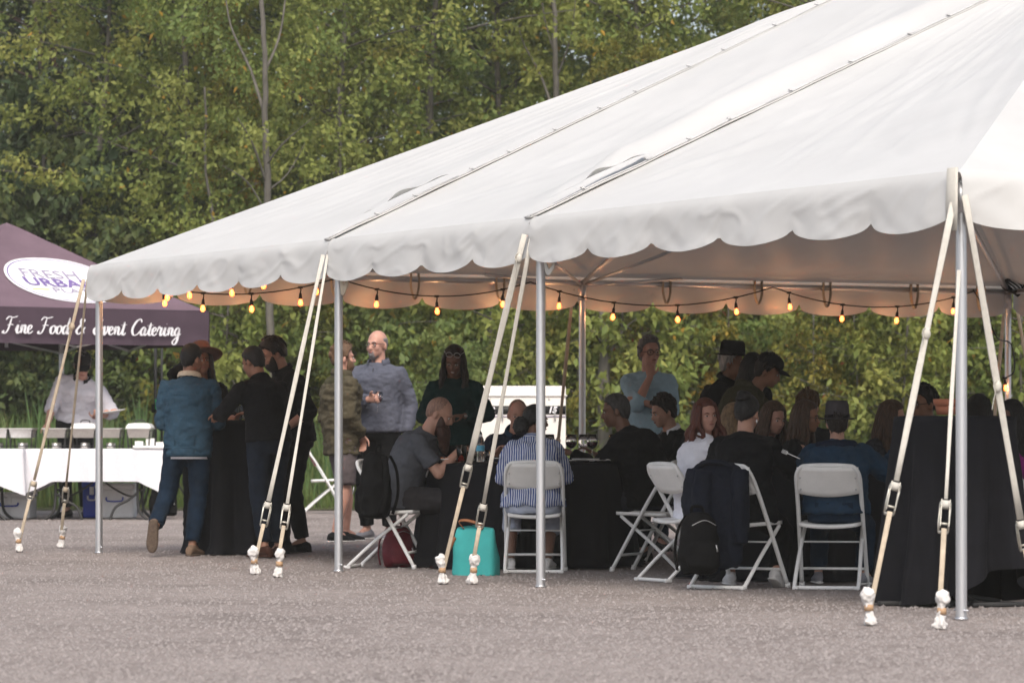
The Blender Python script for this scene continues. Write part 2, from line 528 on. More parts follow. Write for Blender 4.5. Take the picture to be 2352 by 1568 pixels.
# webbing loops hanging from the far end beam
for k in range(11):
    yy = .5 + k*.8 + random.uniform(-.08, .08)
    if abs(yy-TW/2) < .15: continue
    pts = [(i5+.02, yy-.03, ZB+.05), (i5+.03, yy-.035, ZB-.07), (i5+.03, yy, ZB-.15-random.random()*.03), (i5+.03, yy+.035, ZB-.07), (i5+.02, yy+.04, ZB+.05)]
    obj('strap_loop', Geo().tube(catmull(pts, 5), .022, 8, .2, up=(0, 1, 0)), M['web_old'], tent)
obj('strap_loop', Geo().tube(catmull([(TC+.10, .03, TH-.10), (TC+.16, .0, TH-.28), (TC+.22, -.01, TH-.34), (TC+.27, .0, TH-.27), (TC+.2, .02, TH-.12)], 6), .022, 8, .2), M['web'], tent)
obj('strap_loop', Geo().tube(catmull([(TB+.10, .03, TH-.10), (TB+.16, .0, TH-.28), (TB+.20, -.01, TH-.36), (TB+.25, .0, TH-.27), (TB+.2, .02, TH-.12)], 6), .03, 8, .2), M['web_old'], tent)

# lacing seams over the two front rafters, with the folded rain flap near the eave
def seam(x0, q, seed, flap_t):
    a = Vector((x0, -.02, TH+.01)); b = Vector(q); ax = (b-a)
    nr = Vector((0, -ax.z, ax.y)).normalized()
    pts = []
    for k in range(61):
        t = k/60
        pts.append(a + ax*t + nr*(.010+.008*noise.noise(Vector((t*14, seed, 0)))) + Vector((.012*noise.noise(Vector((t*22, 3, seed))), 0, 0)))
    s = obj('seam_flap', Geo().tube([p+Vector((-.04, 0, 0)) - nr*.012 for p in pts], .05, 8, .22, up=nr), M['vinyl'], tent)
    obj('lacing_cord', Geo().tube(pts, .0045, 6), M['vinyl_flap'], s)
    k = 5
    while k < 60:
        p = pts[k]
        obj('grommet_tab', Geo().box(p+nr*.012, (.026, .024, .010), None, .003), M['vinyl_flap'], s)
        k += random.choice((4, 5, 6))
    # flap standing off
    def fl(u, v):
        t = flap_t*(.25+.95*u)
        lift = .036*math.sin(PI*min(1, u*1.02))**1.5*v + .012*math.sin(u*17)*v
        return a + ax*t + nr*(.045+lift) + Vector((-.11+.12*v+.02*math.sin(u*9), 0, 0))
    obj('flap_fold', Geo().grid(fl, 24, 8), M['vinyl'], s)
seam(TB, P1, 1., .19)
seam(TC, P2, 2., .16)
# corner cap reinforcement at the near corner
g = Geo().tube([(TL+.01, -.045, TH+.02), (TL+.01, -.05, TH-.16), (TL+.01, -.05, TH-.30)], [.05, .055, .05], 8, .25, up=(0, 1, 0))
obj('corner_webbing', g, M['web'], tent)

# ================================================================ TIE-DOWN STRAPS
def stake(p, label, seed, leanx):
    t = thing('tent_stake', label, 'tent stake', p, 0, 'cloth wrapped tent stakes')
    obj('stake_rod', Geo().tube([(0, 0, -.05), (leanx*.3, 0, .17)], .012, 8), M['steel'], t)
    g = Geo(); top = Vector((leanx*.32, 0, .155)); waist = Vector((leanx*.2, 0, .092))
    g.ell(top, (.036, .034, .042)); g.capsule(waist, top, .017, .03)
    g.tube([waist, waist*.5, (0, 0, .006)], [.016, .024, .034], 10)
    for k in range(4):
        a = seed+k*1.6
        g.capsule(waist, (.036*math.cos(a), .034*math.sin(a), .02), .011, .007)
    me = crumple(fuse(g, .007, 2), .011, 30, seed)
    obj('cloth_wrap', me, M['rag'], t)
    obj('tape_band', Geo().tube([waist+Vector((0, 0, -.016)), waist+Vector((.001, 0, .016))], [.024, .022], 10), M['tape'], t)

def strap(top, gx, gyy, frac, label, slabel, width=.022, tail=None, beige_all=False, seed=1.):
    width *= .72
    Yb = gy(gyy); b = at(gx, gyy, Yb)
    stake(b, slabel, seed, math.copysign(.05, top.x-b.x)*(1 if seed % 2 < 1 else -1))
    b2 = b + Vector((0, 0, .10))
    d = b2-top; L_ = d.length; dn = d/L_
    t = thing('tie_down_strap', label, 'tie-down strap', b2, 0, 'ratchet straps holding the tent down')
    r0 = top + d*frac - b2
    r1 = top + d*(frac+.16/L_) - b2
    side = dn.cross(Vector((0, 1, 0))).normalized(); nrm = dn.cross(side)
    pts = [top-b2 + (r0-(top-b2))*k/8 + nrm*.004*math.sin(k) for k in range(9)]
    wm = M['web_old'] if beige_all else M['web']
    obj('upper_webbing', Geo().tube(pts, [width*(1+.12*math.sin(k*1.3+seed)) for k in range(9)], 8, .14, up=(0, 1, 0)), wm, t)
    obj('lower_webbing', Geo().tube([r1, r1*.5+nrm*.003, Vector((0, 0, 0)), Vector((0, 0, -.02))], [.014, .013, .0135, .012], 8, .14, up=(0, 1, 0)), M['web_old'], t)
    rot = Matrix((side, -nrm, dn)).transposed()
    if rot.determinant() < 0: rot = Matrix((-side, -nrm, dn)).transposed()
    g = Geo(); c = (r0+r1)/2
    for sx in (-.021, .021):
        g.box(c + side*sx, (.005, .026, .15), rot, .002)
    g.tube([c-dn*.05-side*.028, c-dn*.05+side*.028], .014, 10)
    g.tube([c+dn*.055-side*.025, c+dn*.055+side*.025], .006, 8)
    ra = obj('ratchet', g, M['steel'], t)
    h = Geo()
    for sx in (-.026, .026):
        h.tube([c-dn*.05+side*sx, c+dn*.03+side*sx-nrm*.03, c+dn*.085+side*sx*.9-nrm*.035], .005, 6)
    h.tube([c+dn*.085-side*.024-nrm*.035, c+dn*.085+side*.024-nrm*.035], .008, 8)
    obj('ratchet_handle', h, M['steel'], ra)
    obj('webbing_roll', Geo().tube([c-dn*.05-side*.018, c-dn*.05+side*.018], .022, 12), wm, ra)
    if tail:
        ft, ln = tail
        s = top + d*ft - b2
        pts = [s, s+Vector((-.012, -.01, .022)), s+Vector((-.022, -.015, .0)), s+Vector((-.014, -.015, -.03)), s+Vector((-.02, -.012, -ln*.5)), s+Vector((-.03, -.01, -ln))]
        obj('strap_tail', Geo().tube(catmull(pts, 6), .013, 8, .2, up=(0, 1, 0)), wm, t)
        obj('strap_knot', Geo().ell(s, (.022, .02, .030)), wm, t)
def legtop(i, dx=0., z=TH-.10):
    p = tw(*LEGS[i], z); q = tw(TL/2, TW/2, z)
    o = (p-q); o.z = 0; o.normalize()
    return p + o*.03 + Vector((dx, -.02, 0))
strap(legtop(0, -.03), 45, 1268, .77, 'leftmost beige strap running from the far left pole to the ground', 'leftmost white cloth wrapped stake, left of the far left tent pole', .018, (.18, .16), True, 1.)
strap(legtop(0, .0), 140, 1259, .80, 'right hand beige strap of the pair at the far left tent pole', 'white cloth wrapped stake just left of the far left tent pole', .013, None, True, 2.)
strap(legtop(1, -.03), 587, 1320, .81, 'left strap of the pair crossing in front of the man in black shirt', 'left white wrapped stake of the pair near the second tent pole', .021, None, False, 3.)
strap(legtop(1, .0), 638, 1326, .815, 'right strap of the pair beside the second tent pole', 'right white wrapped stake of the pair near the second tent pole', .015, None, False, 4.)
strap(legtop(2, -.035), 1019, 1342, .68, 'wide white strap crossing left of the turquoise bag', 'white wrapped stake at the left corner of the turquoise bag', .027, (.07, .20), False, 5.)
strap(legtop(2, .01), 1084, 1342, .80, 'white strap ending in front of the turquoise bag', 'white wrapped stake in front of the turquoise bag', .018, None, False, 6.)
strap(legtop(3, -.03, TH-.16), 2000, 1437, .695, 'long white strap left of the near tent pole with its ratchet halfway down', 'white wrapped stake left of the tall black table, furthest left of the near pair', .023, (.33, .10), False, 7.)
strap(legtop(3, .0, TH-.5), 2158, 1446, .685, 'steep white strap close beside the near tent pole', 'white wrapped stake at the foot of the near tent pole', .014, None, False, 8.)
strap(legtop(3, .03, TH-.12), 2375, 1420, .80, 'white strap sloping right from the near tent pole out of the picture', 'white wrapped stake at the right edge of the gravel', .025, (.47, .12), False, 9.)
strap(legtop(9, -.04), 1262, 1245, .7, 'far beige strap behind the cream generator cabinet', 'far wrapped stake behind the tables', .02, (.62, .35), True, 10.)
strap(legtop(8, -.04), 2262, 1232, .7, 'far beige strap left of the far right tent pole', 'far wrapped stake left of the far right pole', .022, None, True, 11.)
strap(legtop(8, .05), 2420, 1228, .7, 'far beige strap right of the far right tent pole', 'far wrapped stake right of the far right pole', .02, None, True, 12.)

# ================================================================ STRING LIGHTS
BULB = None
def bulb_parts():
    s = Geo().lathe([(0, .0), (.010, 0), (.016, -.012), (.018, -.03), (.022, -.055), (.0205, -.062), (0, -.062)], (0, 0, 0), 12)
    b = Geo().lathe([(.0, -.060), (.013, -.061), (.020, -.075), (.0275, -.098), (.026, -.115), (.016, -.130), (.0, -.134)], (0, 0, 0), 14)
    f = Geo()
    for a in range(5):
        t = a*2*PI/5
        f.tube([(.003*math.cos(t), .003*math.sin(t), -.066), (.009*math.cos(t), .009*math.sin(t), -.090), (.003*math.cos(t), .003*math.sin(t), -.118)], .0022, 5)
    return s.mesh('lamp_socket'), b.mesh('bulb'), f.mesh('filament')
SM, BM, FM = bulb_parts()
for me, m in ((SM, 'socket'), (BM, 'bulbglass'), (FM, 'filament')): me.materials.append(M[m])
# the bulb is clear glass tinted by its own warm light
def bulb_glass_material():
    m = M['bulbglass']; N = m.node_tree.nodes; L = m.node_tree.links
    tr = N.new('ShaderNodeBsdfTransparent'); mx = N.new('ShaderNodeMixShader'); mx.inputs[0].default_value = .72
    L.new(tr.outputs[0], mx.inputs[1]); L.new(N['Principled BSDF'].outputs[0], mx.inputs[2]); L.new(mx.outputs[0], N['Material Output'].inputs['Surface'])
bulb_glass_material()
LAMP = bpy.data.lights.new('bulb_light', 'POINT'); LAMP.energy = 1.3; LAMP.color = (1, .50, .22); LAMP.shadow_soft_size = .03
def cord(name, label, pts, bulbs):
    """pts: cord points (world); bulbs: (point on the cord, drop)"""
    o0 = pts[0].copy()
    t = thing(name, label, 'string lights', o0)
    obj('cable', Geo().tube([p-o0 for p in pts], .006, 6), M['cord'], t)
    for p, drop in bulbs:
        w = Geo().tube([p-o0, p-o0+Vector((.004, 0, -drop*.5)), p-o0+Vector((0, 0, -drop))], [.007, .005, .006], 6)
        w.tube([p-o0-Vector((.02, 0, 0)), p-o0+Vector((.02, 0, 0))], .011, 6)
        obj('drop_wire', w, M['cord'], t)
        s = obj('lamp_socket', SM, None, t, loc=p-o0+Vector((0, 0, -drop)))
        s.scale = (.72, .72, .80); s.rotation_euler = (random.uniform(-.12, .12), random.uniform(-.12, .12), 0)
        b = obj('bulb', BM, None, s); obj('filament', FM, None, s)
        l = bpy.data.objects.new('bulb_light', LAMP); COL.objects.link(l); l.parent = s; l.location = (0, 0, -.10)
def far_t(x, off=.12):
    """parameter along the far end of the tent seen at picture column x"""
    ax, ay = tw(off, 0, 0).x, tw(off, 0, 0).y
    k = (x-1176)/FOC
    return (k*ay - ax)/(.887 - k*.461)
def sagcurve(anch, sag, n=14):
    pts = []
    for a, b in zip(anch[:-1], anch[1:]):
        for k in range(n):
            s = k/n
            pts.append(a.lerp(b, s) - Vector((0, 0, sag*4*s*(1-s)*((b-a).length/2.2))))
    pts.append(anch[-1]); return pts
anch = [tw(.12, far_t(x), 2.225) for x in (250, 775, 1218, 1775, 2235)]
pts = sagcurve(anch, .165)
def on_cord(pts, x):
    best = None
    for p, q in zip(pts[:-1], pts[1:]):
        xa = 1176+p.x*FOC/p.y; xb = 1176+q.x*FOC/q.y
        if min(xa, xb) <= x <= max(xa, xb) and xa != xb:
            return p.lerp(q, (x-xa)/(xb-xa))
    return None
bl = []
for x in (376, 467, 577, 690, 866, 1003, 1155, 1285, 1410, 1556, 1690, 1812, 1935, 2061, 2190):
    p = on_cord(pts, x)
    if p: bl.append((p, .045))
cord('string_lights', 'black cable of warm bulbs sagging along the far end of the tent', pts, bl)
# second string, along the near eave by the left corner, then through to the far side
fr = [(.9, 691), (1.35, 690), (2.0, 693), (3.3, 688), (4.0, 665), (4.45, 700)]
anch = [tw(.35, .30, 2.20), tw(1.6, .34, 2.18), tw(2.6, .32, 2.17), tw(4.45, .30, 2.19)]
pts2 = sagcurve(anch, .13)
bl = []
for x in (342, 386, 435, 530, 606, 728):
    p = on_cord(pts2, x)
    if p: bl.append((p, .03))
cord('string_lights', 'black cable of warm bulbs just inside the front left eave', pts2, bl)
# loose end running down the far right pole
pf = tw(.05, TW-.05, 0)
pts3 = [anch3 for anch3 in catmull([at(2235, 665, 33.6), at(2262, 712, 33.3), at(2290, 775, 33.2), at(2322, 790, pf.y-.06), at(2330, 850, pf.y-.06), at(2308, 868, pf.y-.1)], 6)]
cord('string_lights', 'loose end of bulb cable hanging beside the far right tent pole', pts3, [(on_cord(pts3, 2272), .03), (pts3[-1], .01)])
g = Geo()
for k in range(5):
    a0 = k*.5
    g.tube([at(2325, 655, pf.y-.12) + Vector((.10*math.cos(a0+i*PI/8)*(1-.1*k), .02*k-.04, .06*math.sin(a0*.3+i*PI/8)-.01*k)) for i in range(17)], .008, 5)
tag(obj('coiled_cable', g, M['cord']), 'coil of black cable tied at the far right tent corner', 'cable coil')
# ================================================================ FOREST
def leaf_mat(name, stops, trans=.35, hueshift=.06):
    m = bpy.data.materials.new(name); m.use_nodes = True
    N = m.node_tree.nodes; L = m.node_tree.links
    p = N['Principled BSDF']; p.inputs['Roughness'].default_value = .55; p.inputs['Specular IOR Level'].default_value = .25
    at_ = N.new('ShaderNodeAttribute'); at_.attribute_name = 'tint'
    oi = N.new('ShaderNodeObjectInfo')
    ad = N.new('ShaderNodeMath'); ad.operation = 'MULTIPLY_ADD'
    L.new(oi.outputs['Random'], ad.inputs[0]); ad.inputs[1].default_value = .30; L.new(at_.outputs['Fac'], ad.inputs[2])
    su = N.new('ShaderNodeMath'); su.operation = 'SUBTRACT'; L.new(ad.outputs[0], su.inputs[0]); su.inputs[1].default_value = .15
    r = N.new('ShaderNodeValToRGB'); els = r.color_ramp.elements
    while len(els) < len(stops): els.new(.5)
    for e, (pos, c) in zip(els, stops): e.position = pos; e.color = (*c, 1)
    L.new(su.outputs[0], r.inputs[0]); L.new(r.outputs[0], p.inputs['Base Color'])
    t = N.new('ShaderNodeBsdfTranslucent'); L.new(r.outputs[0], t.inputs['Color'])
    ms = N.new('ShaderNodeMixShader'); ms.inputs[0].default_value = trans
    L.new(p.outputs[0], ms.inputs[1]); L.new(t.outputs[0], ms.inputs[2]); L.new(ms.outputs[0], N['Material Output'].inputs['Surface'])
    return m
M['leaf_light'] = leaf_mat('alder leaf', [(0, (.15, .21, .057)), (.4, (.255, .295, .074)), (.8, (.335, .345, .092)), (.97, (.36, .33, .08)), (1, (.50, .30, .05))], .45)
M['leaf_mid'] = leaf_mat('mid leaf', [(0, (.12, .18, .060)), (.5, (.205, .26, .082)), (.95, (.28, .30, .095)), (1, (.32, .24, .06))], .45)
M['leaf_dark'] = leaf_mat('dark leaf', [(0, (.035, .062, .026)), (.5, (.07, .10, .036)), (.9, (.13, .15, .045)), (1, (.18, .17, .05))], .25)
M['leaf_yellow'] = leaf_mat('yellowing leaf', [(0, (.09, .12, .028)), (.4, (.17, .18, .036)), (.8, (.28, .24, .045)), (.95, (.45, .27, .035)), (1, (.30, .07, .03))], .45)
M['grass'] = leaf_mat('grass blade', [(0, (.05, .085, .02)), (.5, (.10, .15, .035)), (.85, (.17, .19, .06)), (1, (.28, .24, .12))])
M['reed'] = leaf_mat('reed blade', [(0, (.08, .15, .055)), (.6, (.14, .23, .08)), (1, (.24, .27, .10))])
M['bark_grey'] = mat('pale grey bark', (.105, .097, .083), .9, .4, 7, .5, 40, stretch=(1, 1, .35))
M['bark_dark'] = mat('dark brown bark', (.06, .042, .036), .95, .35, 8, .6, 30, stretch=(1, 1, .2))

def leaf_mesh(name, C, D, S, tint, wid=.54):
    """kite-shaped folded leaves; C centres, D directions, S lengths"""
    N = len(C)
    rnd = rng.normal(size=(N, 3))
    W = np.cross(D, rnd); W /= (np.linalg.norm(W, axis=1, keepdims=True)+1e-9)
    Nn = np.cross(D, W)
    S = S[:, None]
    V = np.zeros((N, 4, 3))
    V[:, 0] = C
    V[:, 1] = C + D*S*.42 + W*S*wid*.5 + Nn*S*.10
    V[:, 2] = C + D*S
    V[:, 3] = C + D*S*.42 - W*S*wid*.5 + Nn*S*.10
    F = np.array([(0, 1, 2), (0, 2, 3)])
    fs = (F[None] + (np.arange(N)*4)[:, None, None]).reshape(-1, 3)
    me = bpy.data.meshes.new(name)
    me.vertices.add(N*4); me.vertices.foreach_set('co', V.ravel())
    me.loops.add(fs.size); me.loops.foreach_set('vertex_index', fs.ravel().astype(np.int32))
    me.polygons.add(len(fs)); me.polygons.foreach_set('loop_start', np.arange(0, fs.size, 3, dtype=np.int32))
    a = me.attributes.new('tint', 'FLOAT', 'POINT')
    a.data.foreach_set('value', np.repeat(tint, 4).astype(np.float32))
    me.update()
    return me

def crown_variant(name, seed, H, Rr, nl, per, leaf=(.065, .130), z0=.08, droop=.35, limbs_r=.022):
    r = np.random.default_rng(seed)
    Cs = []; Ds = []; Ss = []; Ts = []
    tg = Geo()
    lean = r.normal(size=2)*.02
    def axis(z): return np.array([lean[0]*z + .12*math.sin(z*.9+seed), lean[1]*z + .10*math.cos(z*.7+seed), z])
    zs = [H*k/10 for k in range(11)]
    tr = [max(.012, .078*(1-z/H)**.8*(H/10)) for z in zs]
    tr[0] *= 1.35
    tg.tube([Vector(axis(z)) for z in zs], tr, 10)
    for i in range(nl):
        z = H*(z0 + (1-z0)*(i+.5*r.random())/nl)
        az = i*2.4 + r.normal()*.5
        fz = z/H
        ln = Rr*(.55+.6*r.random())*(1.05-.75*abs(fz-.38)**1.2) if fz > .2 else Rr*(.5+.5*r.random())
        rise = .55 - .35*r.random()
        p0 = axis(z); d = np.array([math.cos(az), math.sin(az), rise]); d /= np.linalg.norm(d)
        n_ = 6
        pl = []
        for k in range(n_+1):
            t = k/n_
            pl.append(p0 + d*ln*t + np.array([.10*math.sin(t*4+i), .10*math.cos(t*5+i), -.25*droop*t*t*ln]))
        if i % 2 == 0 or ln > Rr*.8:
            tg.tube([Vector(p) for p in pl], [limbs_r*(1-.8*k/n_) for k in range(n_+1)], 5)
        # twigs
        clump_t = r.normal()*.13
        nt_ = 7
        for j in range(nt_):
            t = .25 + .75*(j+r.random()*.8)/nt_
            k = min(n_-1, int(t*n_)); base = pl[k] + (pl[k+1]-pl[k])*(t*n_-k) if k < n_ else pl[-1]
            td = np.array([math.cos(az), math.sin(az), .1])*.6 + r.normal(size=3)*.7; td /= np.linalg.norm(td)
            tl = ln*.30*(.6+.8*r.random())
            m = per
            s = r.random(m)**.7
            C = base + td*tl*s[:, None] + r.normal(size=(m, 3))*np.array([.10, .10, .065])*(Rr/2.2)
            D = r.normal(size=(m, 3))*.8 + np.array([math.cos(az)*.5, math.sin(az)*.5, -.45])
            D /= np.linalg.norm(D, axis=1, keepdims=True)
            Cs.append(C); Ds.append(D); Ss.append(leaf[0]+(leaf[1]-leaf[0])*r.random(m))
            tt = .42 + clump_t*1.4 + r.normal(size=m)*.14
            tt[r.random(m) < .008] = 1.15; tt = np.where(tt > 1.1, tt, np.minimum(tt, .8))
            Ts.append(tt)
    C = np.concatenate(Cs); D = np.concatenate(Ds); S = np.concatenate(Ss); T = np.concatenate(Ts)
    keep = C[:, 2] > .05
    return leaf_mesh(name, C[keep], D[keep], S[keep], T[keep]), tg.mesh(name+'_wood')

VAR = [crown_variant('tree_crown', 11, 10.0, 2.0, 64, 40),
       crown_variant('tree_crown', 12, 10.5, 2.3, 66, 40),
       crown_variant('tree_crown', 13, 9.5, 1.8, 58, 40, droop=.6),
       crown_variant('tree_crown', 14, 11.0, 2.5, 70, 38)]
SHR = [crown_variant('shrub_crown', 31, 2.4, 1.15, 26, 24, (.06, .12), .05, .3, .010),
       crown_variant('shrub_crown', 32, 2.0, 1.25, 24, 24, (.06, .13), .05, .5, .010),
       crown_variant('shrub_crown', 33, 2.9, 1.0, 28, 22, (.06, .11), .05, .2, .010)]
for me, w in VAR+SHR:
    me.materials.append(M['leaf_mid']); w.materials.append(M['bark_grey'])
def set_mat(o, m):
    o.material_slots[0].link = 'OBJECT'; o.material_slots[0].material = m

def tree(px, Y, h, var, leaf, label, bark='bark_grey', group=None, wide=1.0, thick=1.0, name='tree', cat='tree', pool=None, rz=None):
    pool = pool or VAR
    x = (px-1176)*Y/FOC
    t = thing(name, label, cat, (x, Y, meadow_z(x, Y)-.03), rz if rz is not None else random.uniform(0, 6.28), group)
    me, w = pool[var % len(pool)]
    H0 = max(v.co.z for v in w.vertices)
    sc = h/H0
    c = obj('crown', me, None, t); c.scale = (sc*wide, sc*wide, sc); set_mat(c, M[leaf])
    k = obj('trunk', w, None, t); k.scale = (sc*thick, sc*thick, sc); set_mat(k, M[bark])
    return t

# front row, pale leaved: (px, Y, height, variant, leaf)
front = [(240, 53.5, 9.5, 0, 'leaf_light', 1.0, 'light green leafy tree left of the slender grey trunk, above the purple canopy'),
         (440, 52.5, 10.5, 1, 'leaf_light', .9, 'broad pale green alder over the left end of the tent roof'),
         (765, 53.0, 10.5, 3, 'leaf_light', 1.0, 'yellow green tree right of the slender grey trunk'),
         (955, 54.5, 11.0, 2, 'leaf_light', 1.0, 'tall yellow green tree left of the branching trunk above the roof'),
         (1130, 55.5, 10.5, 0, 'leaf_light', 1.0, 'soft green tree left of the forked grey trunk above the tent roof'),
         (1480, 55, 10.5, 1, 'leaf_light', 1.0, 'hazy green tree right of the forked trunk above the tent roof'),
         (1700, 56, 7.6, 2, 'leaf_light', 1.1, 'glowing pale tree at the roof edge, top right'),
         (1930, 54, 10, 3, 'leaf_light', 1.0, 'green tree behind the tent, above the cap wearer'),
         (2180, 55, 10, 0, 'leaf_light', 1.0, 'green tree behind the tent, left of the far right pole'),
         (2420, 54, 10, 1, 'leaf_light', 1.0, 'green tree behind the tent at the right edge')]
for px, Y, h, v, lf, wd, lab in front:
    tree(px, Y, h, v, lf, lab, wide=wd)
# the slender trunks one can pick out
def bare_tree(pts, r0, r1, label, limbs, bark='bark_grey', crown=None, h=9.5):
    """pts: (px, py) up the trunk at one distance Y; limbs as the same kind of polylines"""
    Y, P = pts[0], pts[1]
    base = at(P[0][0], P[0][1], Y); base.z = meadow_z(base.x, Y)-.05
    t = thing('tree', label, 'tree', base)
    g = Geo()
    wp = [at(x, y, Y)-base for x, y in P]; wp[0] = Vector((0, 0, 0))
    cp = catmull(wp, 8)
    cp = [p + Vector((.07*noise.noise(Vector((p.z*.8, P[0][0], 0))) + .025*noise.noise(Vector((p.z*2.6, P[0][0], 5))), 0, 0))*min(1, i/4) for i, p in enumerate(cp)]
    g.tube(cp, [r0+(r1-r0)*k/(len(cp)-1) for k in range(len(cp))], 12)
    for dy, lp, rr in limbs:
        q = catmull([at(x, y, Y+dy*k/max(1, len(lp)-1))-base for k, (x, y) in enumerate(lp)], 4)
        g.tube(q, [rr*(1-.75*k/(len(q)-1)) for k in range(len(q))], 6)
    obj('trunk', g, M[bark], t)
    me, w = VAR[crown[0]]
    H0 = max(v.co.z for v in w.vertices)
    c = obj('crown', me, None, t); c.scale = (h/H0*crown[2], h/H0*crown[2], h/H0); c.rotation_euler = (0, 0, crown[3]); c.location = (0, 1.3, 0)
    set_mat(c, M[crown[1]])
bare_tree((49.6, [(622, 1100), (620, 760), (614, 480), (609, 300), (606, 150), (600, -150), (596, -420)]), .060, .022,
          'slender grey alder trunk rising behind the left slope of the tent roof',
          [(.6, [(607, 260), (575, 160), (530, 60), (515, -40)], .026), (-.4, [(612, 420), (580, 330), (545, 270)], .022), (-.5, [(611, 380), (650, 330), (720, 270)], .018),
           (.4, [(606, 170), (640, 90), (655, 0), (660, -90)], .022), (-.6, [(616, 500), (570, 420), (510, 380)], .016), (.5, [(612, 440), (660, 400), (700, 330)], .014)], 'bark_grey', (1, 'leaf_light', .95, 1.))
bare_tree((53.5, [(1290, 1100), (1285, 600), (1277, 240), (1274, 100), (1272, -100), (1270, -350)]), .060, .022,
          'forked grey trunk standing above the middle of the tent roof',
          [(.4, [(1268, 245), (1240, 170), (1205, 105), (1190, 60)], .024), (-.4, [(1278, 180), (1310, 90), (1322, 0)], .018), (.3, [(1276, 130), (1250, 40), (1240, -60)], .018)], 'bark_grey', (2, 'leaf_light', 1.0, 2.))
bare_tree((58.5, [(135, 1100), (133, 600), (131, 250), (128, 100), (122, -60), (118, -300)]), .13, .07,
          'thick dark brown trunk at the upper left', [(.5, [(128, 160), (60, 210), (0, 255)], .03), (-.5, [(126, 90), (60, 60), (-10, 20)], .03), (.5, [(130, 200), (200, 150), (240, 60)], .03)], 'bark_dark', (3, 'leaf_dark', .8, .5), 10)
bare_tree((50.8, [(527, 1060), (519, 870), (503, 690), (488, 520), (480, 420), (470, 200)]), .040, .014,
          'thin pale leaning trunk behind the man in the denim jacket', [(.3, [(510, 770), (540, 720), (590, 690)], .010), (.3, [(515, 830), (470, 790), (430, 760)], .012), (-.3, [(507, 730), (470, 700)], .010)], 'bark_grey', (0, 'leaf_yellow', .7, 3.), 6.5)
bare_tree((49.6, [(1398, 1090), (1392, 980), (1385, 870), (1388, 760), (1380, 600), (1375, 300)]), .105, .04,
          'stout mottled trunk right of the rear tent pole', [(.3, [(1386, 840), (1430, 760), (1480, 720)], .02), (-.3, [(1388, 800), (1350, 740)], .02)], 'bark_grey', (2, 'leaf_yellow', .95, .4), 6.0)
bare_tree((52, [(792, 1090), (788, 900), (784, 720), (782, 500), (778, 200)]), .05, .02,
          'grey trunk directly behind the bald man in grey sweater', [(.3, [(786, 800), (830, 740), (900, 710)], .012), (-.3, [(787, 850), (850, 800), (930, 790)], .012)], 'bark_grey', (3, 'leaf_light', .8, 4.), 8)
bare_tree((54, [(1668, 1090), (1664, 900), (1655, 760), (1650, 500)]), .05, .03, 'thin grey trunk left of the man in the dark hat', [(.3, [(1660, 800), (1700, 720)], .014)], 'bark_grey', (1, 'leaf_mid', .7, 2.), 7)
# middle and back rows
MIDL = ['mid green tree of the second row in the wood', 'dark tree at the back of the wood']
for k in range(12):
    px = -160 + k*215 + random.uniform(-50, 50)
    if 1640 < px < 1830: continue
    dark = px < 480
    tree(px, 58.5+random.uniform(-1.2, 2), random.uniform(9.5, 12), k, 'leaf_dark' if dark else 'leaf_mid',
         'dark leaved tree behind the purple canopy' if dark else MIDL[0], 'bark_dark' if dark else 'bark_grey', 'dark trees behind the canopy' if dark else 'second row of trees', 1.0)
for k in range(16):
    px = -200 + k*178 + random.uniform(-40, 40)
    if 1600 < px < 1860: continue
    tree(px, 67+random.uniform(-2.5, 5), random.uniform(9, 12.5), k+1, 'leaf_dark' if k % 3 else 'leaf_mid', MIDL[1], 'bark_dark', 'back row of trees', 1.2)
# dark understorey on the left, yellowing shrubs under the tent edge
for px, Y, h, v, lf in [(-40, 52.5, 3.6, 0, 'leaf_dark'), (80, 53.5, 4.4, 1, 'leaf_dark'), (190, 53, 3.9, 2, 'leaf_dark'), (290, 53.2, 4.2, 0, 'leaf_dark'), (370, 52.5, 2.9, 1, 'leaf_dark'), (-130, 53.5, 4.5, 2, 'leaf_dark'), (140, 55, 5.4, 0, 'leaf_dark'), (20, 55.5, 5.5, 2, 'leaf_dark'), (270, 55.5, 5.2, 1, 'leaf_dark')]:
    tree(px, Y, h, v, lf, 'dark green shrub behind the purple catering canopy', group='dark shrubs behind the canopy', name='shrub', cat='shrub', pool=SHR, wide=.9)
for k in range(20):
    px = 440 + k*102 + random.uniform(-30, 30)
    Y = 50.2 + random.uniform(-.5, 1.3)
    lf = 'leaf_yellow' if k % 3 != 1 else 'leaf_light'
    if 800 < px < 1300: lf = 'leaf_light' if k % 2 else 'leaf_mid'
    tree(px, Y, random.uniform(1.9, 3.1), k, lf, 'yellow green shrub of the wood edge behind the tent', group='shrubs along the wood edge', name='shrub', cat='shrub', pool=SHR, wide=.85)
for k in range(12):
    px = 430 + k*165 + random.uniform(-30, 30)
    tree(px, 54.5, random.uniform(3.2, 4.6), k+1, 'leaf_mid', 'taller green shrub filling the wood behind the tent', group='tall shrubs of the wood', name='shrub', cat='shrub', pool=SHR, wide=.95)

